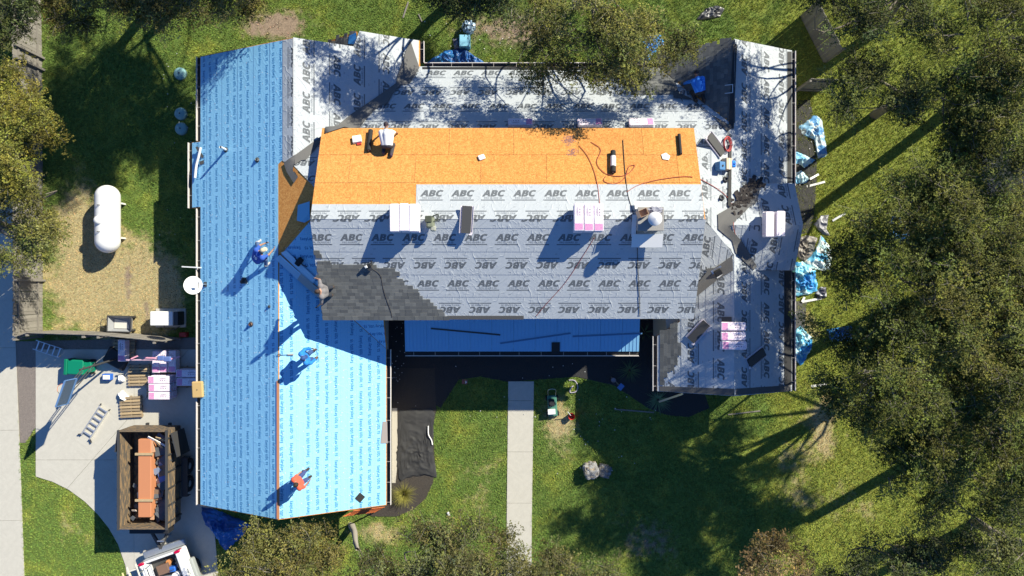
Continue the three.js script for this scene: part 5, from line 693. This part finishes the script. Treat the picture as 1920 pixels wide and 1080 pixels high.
const KNEEL = { knees: true, hands: true, down: -.9, pelvis: [-.18, .52, 0], chest: [.2, .62, 0], neck: [.36, .66, 0], head: [.48, .66, 0], hipL: [-.2, .5, .1], hipR: [-.2, .5, -.1], knL: [-.02, .07, .17], knR: [-.1, .07, -.17], anL: [-.42, .08, .16], anR: [-.52, .08, -.13], shL: [.26, .6, .19], shR: [.26, .6, -.19], elL: [.34, .36, .29], elR: [.32, .34, -.29], wrL: [.42, .07, .28], wrR: [.4, .07, -.3] };
person('kneeling person in a white shirt working on the bare sheathing', 730, 268, [0, -1], KNEEL, { shirt: [.78, .78, .78], legs: [.05, .05, .06], boots: [.06, .04, .07], hat: [.03, .02, .03], sleeve: .6 });
person('crouching person in a bright blue shirt on the shingled back slope', 1304, 170, [-.3, -1], { ...KNEEL, chest: [.2, .66, 0], wrL: [.42, .07, .34] }, { shirt: [.02, .2, .75], legs: [.03, .03, .035], long: true, hat: [.02, .02, .03] });
person('crouching person in a blue numbered jersey and tan cap straddling the ridge', 494, 483, [.8, -.6], { down: -.6, pelvis: [-.15, .48, 0], chest: [.12, .72, 0], neck: [.26, .84, 0], head: [.36, .9, 0], hipL: [-.15, .46, .1], hipR: [-.15, .46, -.1], knL: [.2, .5, .3], knR: [.15, .45, -.22], anL: [.15, .08, .62], anR: [-.05, .08, -.35], shL: [.16, .8, .19], shR: [.16, .8, -.19], elL: [.34, .62, .3], elR: [.4, .66, -.2], wrL: [.5, .42, .3], wrR: [.62, .55, -.12] }, { shirt: [.03, .1, .45], legs: [.08, .14, .3], boots: [.5, .48, .48], hat: [.6, .52, .36], sleeve: .7, extra: (t, J, F, L) => { const p = J.chest.clone().lerp(J.pelvis, .25), d = J.chest.clone().sub(J.pelvis).normalize(), n = L.clone().cross(d).normalize(); if (n.y < 0) n.negate(); const tx = canvasTex(64, 64, (g) => { g.fillStyle = '#1b3f9c'; g.fillRect(0, 0, 64, 64); g.fillStyle = '#fff'; g.font = '900 60px sans-serif'; g.textAlign = 'center'; g.fillText('15', 32, 54); }); const pg = new THREE.PlaneGeometry(.2, .2, 6, 6), pp = pg.attributes.position; for (let i = 0; i < pp.count; i++) pp.setZ(i, -.9 * (pp.getX(i) ** 2 + .3 * pp.getY(i) ** 2)); pg.applyMatrix4(new THREE.Matrix4().makeBasis(d.clone().cross(n), d, n).setPosition(p.addScaledVector(n, .158))); part('jersey_number', pg, mat(null, .8, { map: tx, side: THREE.DoubleSide }), t); } });
person('person in a grey shirt standing on the grey shingles holding the strip', 623, 546, [-1, .1], { ...STAND, elL: [.12, 1.2, .42], wrL: [.3, 1.05, .52], elR: [.1, 1.2, -.42], wrR: [.28, 1.0, -.5], down: -.6 }, { shirt: [.2, .19, .2], legs: [.03, .035, .05], hair: [.06, .035, .025], skin: [.45, .24, .16] });
person('person in a blue shirt standing on the pale blue slope with a pail', 588, 666, [.9, -.5], { ...STAND, wrL: [.38, 1.12, .2], elL: [.15, 1.12, .3] }, { shirt: [.02, .22, .65], long: true, legs: [.04, .09, .25], hat: [.03, .08, .25], extra: (t, J, F, L) => { part('nail_pouch', rbox(.22, .2, .16, .05, ...J.hipL.clone().addScaledVector(L, .14).toArray()), mat([.35, .38, .42], .8), t); } });
person('person in a coral red shirt and jeans standing on the pale blue slope', 576, 889, [.8, -.55], { ...STAND, elL: [.1, 1.15, .25] }, { shirt: [.75, .11, .06], legs: [.05, .07, .2], hair: [.03, .02, .015] });

// ------------------------------------------------------------------ trees
const leafGeo = (() => { const P = [], I = []; let q = 0; for (let k = 0; k < 11; k++) { const c = V(rr(-.13, .13), rr(-.06, .08), rr(-.13, .13)), d = V(rr(-1, 1), rr(-.35, .5), rr(-1, 1)).normalize(), s = d.clone().cross(V(rr(-.6, .6), 1, rr(-.6, .6))).normalize(), L = rr(.05, .085), w = L * .27; for (const v of [c.clone().addScaledVector(d, -L * .5), c.clone().addScaledVector(s, w), c.clone().addScaledVector(d, L * .6), c.clone().addScaledVector(s, -w)]) P.push(v.x, v.y, v.z); I.push(q, q + 1, q + 2, q, q + 2, q + 3); q += 4; } const g = new THREE.BufferGeometry(); g.setAttribute('position', new THREE.Float32BufferAttribute(P, 3)); g.setIndex(I); g.computeVertexNormals(); return g; })();
const leafMat = new THREE.MeshPhysicalMaterial({ color: 0xffffff, roughness: .85, specularIntensity: .25, side: THREE.DoubleSide, transmission: .06, thickness: 0 });
const OL = [.115, .13, .03], DKG = [.085, .105, .035], YG = [.16, .16, .04], BR = [.19, .145, .06], GY = [.1, .118, .036];
function tree(name, label, bpx, clumps, { tint = OL, dens = 1, trunk = .2, fork = .7, group } = {}) {
  const b = at(...bpx), t = thing(name, label, 'tree', b, group), C = clumps.map(([x, y, h, r, ry]) => ({ c: at(x, y, h).sub(b), r, ry: ry || r * .55 })), mid = C.reduce((a, k) => a.add(k.c.clone().multiplyScalar(1 / C.length)), V(0, 0, 0)), fk = V(mid.x * .35, mid.y * fork, mid.z * .35), bend = (a, e, k, n = 5, w = .2) => { const out = []; for (let i = 0; i <= n; i++) { const u = i / n, p = a.clone().lerp(e, u), q = Math.sin(u * Math.PI) * w * a.distanceTo(e) * .5; p.x += q * n2(k, 1.3); p.z += q * n2(k, 7.7); p.y += q * .5 * n2(k, 4.1); out.push(p); } return out; };
  part('trunk', taper(bend(V(0, -.1, 0), fk, bpx[0] * .01, 4), [1.25, 1, .92, .86, .8].map((k) => k * trunk), 9), M.bark, t);
  const tw = [], mats = [], cols = [], m4 = new THREE.Matrix4(), q = new THREE.Quaternion(), eu = new THREE.Euler();
  C.forEach((k, ci) => {
    const r0 = Math.min(trunk * .55, .05 + .045 * k.r); part('limb', taper(bend(fk, k.c.clone().add(V(0, -k.ry * .3, 0)), ci * 3.1 + bpx[1] * .01, 6, .9), [.6, .5, .42, .35, .28, .22, .16].map((x) => x * r0), 6), M.bark, t);
    const ns = Math.round(10.5 * k.r * k.r * dens) + 4;
    let bough = null;                                          // tips come in boughs of four, with gaps between them
    for (let s = 0; s < ns; s++) {
      const a = rnd() * 6.283, rad = Math.sqrt(rnd()), y = rr(-.45, 1), rim = Math.sqrt(Math.max(0, 1 - y * y)), q0 = k.c.clone().add(V(Math.cos(a) * rad * k.r * Math.max(.35, rim) * rr(.75, 1.12), y * k.ry, Math.sin(a) * rad * k.r * Math.max(.35, rim) * rr(.75, 1.12))), p = s % 4 === 0 ? (bough = q0) : bough.clone().add(V(rr(-.5, .5), rr(-.22, .2), rr(-.5, .5)));
      tw.push(taper(bend(k.c.clone().lerp(p, .6).add(V(rr(-.2, .2), -k.ry * .2, rr(-.2, .2))), p, s * .7 + ci, 3, .35), [.026, .019, .013, .006], 4));
      const tone = rr(.45, 1.55), mixy = rnd(), nt = 6 + Math.floor(rnd() * 4), a0 = rnd() * 6.28;
      for (let j = 0; j < nt; j++) {                          // leafy twigs that radiate from the branch tip
        const d = V(Math.cos(a0 + j * 2.4), rr(-.25, .75), Math.sin(a0 + j * 2.4)).normalize(), L = rr(.28, .72), e = p.clone().addScaledVector(d, L).add(V(0, -.12 * L, 0));
        if (j < 3) tw.push(taper([p.clone().lerp(k.c, .08), p.clone().lerp(e, .5).add(V(rr(-.05, .05), .03, rr(-.05, .05))), e], [.012, .008, .004], 3));
        const n = Math.round(L * rr(8, 13));
        for (let i = 0; i < n; i++) { const u = .15 + .95 * (i + rnd()) / n, sp = .05 + .1 * (1 - Math.abs(u - .6)), w = p.clone().lerp(e, u).add(V(rr(-sp, sp), rr(-sp, sp) * .7, rr(-sp, sp))); eu.set(rr(-.7, .7), rnd() * 6.28, rr(-.7, .7)); q.setFromEuler(eu); const sc = rr(.65, 1.15); mats.push(m4.clone().compose(w, q, V(sc, sc, sc))); const v = tone * rr(.65, 1.35); cols.push([tint[0] * v * (1 + .3 * (mixy - .5)), tint[1] * v, tint[2] * v * rr(.7, 1.4)]); }
      }
    }
  });
  stuff(part('twigs', tw, twigM, t)); const im = new THREE.InstancedMesh(leafGeo, leafMat, mats.length), cc = new THREE.Color(); mats.forEach((m, i) => { im.setMatrixAt(i, m); im.setColorAt(i, cc.setRGB(...cols[i])); }); im.name = 'crown'; stuff(shade(im)); t.add(im); return t;
}
const twigM = mat([.2, .18, .155], .95), oaks = 'live oaks around the house';
tree('oak_tree', 'large dense oak whose pale limb shows above the side lawn', [1740, 560], [[1760, 350, 7.5, 2.2], [1680, 430, 7, 1.7], [1790, 440, 8, 2], [1620, 480, 6, 1.5], [1700, 520, 7.5, 1.7], [1830, 340, 7.5, 1.6]], { trunk: .3, dens: .85, group: oaks });
tree('oak_tree', 'broad oak spreading beside the blue tarp heap', [1680, 700], [[1600, 620, 6, 1.7], [1680, 600, 7.5, 1.7], [1590, 700, 6, 1.4], [1690, 690, 8, 2], [1640, 760, 6.5, 1.5], [1740, 760, 7, 1.7]], { trunk: .28, dens: .95, group: oaks });
tree('oak_tree', 'oak hanging over the neighbour roof', [1860, 560], [[1850, 480, 8, 1.9], [1800, 560, 8, 1.9], [1900, 580, 8, 1.9], [1880, 420, 7, 1.4], [1840, 650, 8, 2.1], [1930, 690, 7.5, 2.1], [1980, 610, 7.5, 2.1], [1980, 760, 7, 2], [2040, 680, 7.5, 2.2]], { trunk: .28, dens: 1, group: oaks, tint: YG.map((v, i) => (v + OL[i]) / 2) });
tree('oak_tree', 'oak with a heavy crown towards the lawn corner', [1820, 800], [[1760, 820, 7, 1.8], [1850, 760, 8, 2.1], [1900, 860, 8, 1.9], [1800, 880, 7, 1.5], [1690, 850, 6, 1.2]], { trunk: .26, dens: 1, group: oaks });
tree('oak_tree', 'thin crowned oak over the striped lawn shadows', [1830, 980], [[1840, 960, 6.5, 1.5], [1900, 990, 7, 1.8], [1780, 930, 6, 1.2], [1900, 1070, 7, 1.6], [1810, 1040, 5.5, 1.2]], { trunk: .2, dens: .6, group: oaks, tint: GY });
tree('oak_tree', 'sparse oak at the striped lawn shadow edge', [1680, 1030], [[1660, 1040, 5.5, 1.3], [1740, 1010, 5.5, 1.2], [1720, 1090, 5.5, 1.4], [1590, 1070, 5, 1.3]], { trunk: .17, dens: .62, group: oaks, tint: DKG });
tree('oak_tree', 'rusty leaved small oak by the walk lawn', [1450, 1090], [[1440, 1070, 4.5, 1.3], [1500, 1090, 4.5, 1]], { trunk: .13, dens: .8, tint: BR });
tree('oak_tree', 'twiggy oak over the far back fence', [1640, 60], [[1590, 20, 6.5, 1.4], [1680, 30, 7, 1.5], [1760, 20, 7, 1.2], [1540, 0, 6, .9], [1570, -70, 7, 1.8], [1490, -80, 7, 1.7], [1640, -60, 7, 1.5]], { trunk: .2, dens: .7, group: oaks, tint: GY });
tree('oak_tree', 'oak beyond the bright strip of side lawn', [1850, 150], [[1860, 60, 8, 1.9], [1900, 160, 8, 2], [1830, 190, 7.5, 1.7], [1900, 270, 8, 1.7], [1780, 260, 7, 1.3]], { trunk: .26, dens: 1, group: oaks });
tree('oak_tree', 'dark twiggy oak beside the shaded gable', [1640, 215], [[1610, 160, 6, 1.3], [1570, 200, 5.5, 1.0], [1690, 180, 6.5, 1.2], [1740, 215, 6, 1.2]], { trunk: .18, dens: .6, group: oaks, tint: GY });
tree('oak_tree', 'open oak overhanging the back eave', [1080, 5], [[1050, 60, 6, 1.5], [1130, 30, 6.5, 1.8], [1210, 60, 6, 1.5], [1030, 120, 5.2, .9], [1110, 130, 5.8, 1.2], [1190, 150, 5, .8], [1250, 80, 5.8, .9], [1150, 90, 6.5, 1.4]], { trunk: .2, dens: .7, group: oaks, tint: [.16, .165, .045] });
tree('oak_tree', 'dark oak behind the blue tote', [930, -60], [[900, 0, 6, 1.5], [950, -40, 7, 1.8], [840, -40, 6.5, 1.5], [930, -130, 8, 2], [860, -150, 8, 1.8]], { trunk: .24, group: oaks, tint: DKG });
tree('oak_tree', 'broad oak along the back lawn edge', [330, -40], [[150, 5, 4.5, 1.5], [240, 0, 4.8, 1.7], [330, -5, 5, 1.7], [420, 5, 4.5, 1.3], [300, -80, 6, 2.1], [450, -60, 5, 1.2], [200, -70, 5.5, 1.8]], { trunk: .24, group: oaks, tint: [.16, .15, .045] });
tree('oak_tree', 'tall oak shading the back lawn', [520, -200], [[470, -210, 7.5, 2], [390, -190, 7.5, 2], [470, -300, 9, 2], [350, -260, 9, 2.1]], { trunk: .22, dens: .7, group: oaks });
tree('oak_tree', 'farther oak whose shade falls on the back lawn', [480, -380], [[560, -330, 8, 2.2], [460, -370, 8, 2.1], [360, -400, 8, 2.1], [520, -430, 8.5, 2.2], [420, -460, 8.5, 2.1]], { trunk: .2, dens: .7, group: oaks });
tree('oak_tree', 'oak beyond the back tree, shading the tote', [1140, -260], [[1140, -250, 6.5, 2], [1050, -270, 6.5, 1.9], [1230, -280, 7, 2], [1100, -330, 7, 2]], { trunk: .2, dens: .7, group: oaks });
tree('oak_tree', 'yellow green oak at the driveway fence', [10, 260], [[20, 150, 5.5, 1.2], [35, 210, 6, 1.3], [20, 290, 6, 1.5], [60, 260, 5.5, 1.0], [-20, 220, 6, 1.5]], { trunk: .22, tint: [.21, .2, .04], dens: 1.2 });
tree('oak_tree', 'grey twigged oak overlapping the tank yard fence', [20, 430], [[30, 400, 5, 1.3], [70, 440, 4.5, 1.1], [100, 430, 3.5, .6], [10, 470, 5, 1.0], [60, 370, 5, .9]], { trunk: .18, dens: .8, tint: [.16, .165, .045] });
tree('oak_tree', 'dark oak at the back end of the plank fence', [10, 20], [[10, 10, 5.5, 1.2], [50, -20, 5.5, 1.3], [-20, 60, 5.5, 1]], { trunk: .18, tint: DKG });
tree('oak_tree', 'oak in front of the blue gable', [530, 1120], [[470, 1050, 5, 1.3], [550, 1040, 5.5, 1.5], [600, 1060, 5, 1.1], [440, 1090, 5, 1.2], [530, 1100, 6, 1.6]], { trunk: .22, tint: [.18, .17, .05] });
tree('oak_tree', 'wide oak across the end of the front walk', [790, 1090], [[700, 1070, 5, 1.3], [780, 1040, 5, 1.5], [850, 1045, 5.5, 1.6], [920, 1060, 5, 1.3], [990, 1070, 5, 1.3], [1060, 1080, 4.5, 1.3], [840, 1110, 6, 1.9], [1120, 1090, 4.5, 1]], { trunk: .22, tint: [.14, .14, .05], dens: .9 });
// bare pale trunks standing clear of the crowns
for (const [l, a, b, r] of [['pale bare leaning trunk between the ladder shadow and the oak', [658, 985], [670, 1030, 2.2], .12], ['pale broken stump on the front lawn', [829, 1003], [826, 988, 1.0], .09]]) { const A = at(...a), B = at(...b).sub(A), t = thing('tree_trunk', l, 'trunk', A); part('stem', taper([V(0, -.05, 0), B.clone().multiplyScalar(.35).add(V(.06, 0, -.05)), B.clone().multiplyScalar(.7), B], [r * 1.3, r, r * .85, r * .6], 9), mat([.34, .31, .28], .95, { bumpMap: rep(wrinkle, 4, 4), bumpScale: .03 }), t); part('branch', taper([B.clone().multiplyScalar(.7), B.clone().multiplyScalar(.8).add(V(.2, .25, .1)), B.clone().add(V(.35, .4, .25))], [r * .4, r * .3, r * .15], 6), M.bark, t); }

renderer.render(scene, camera);
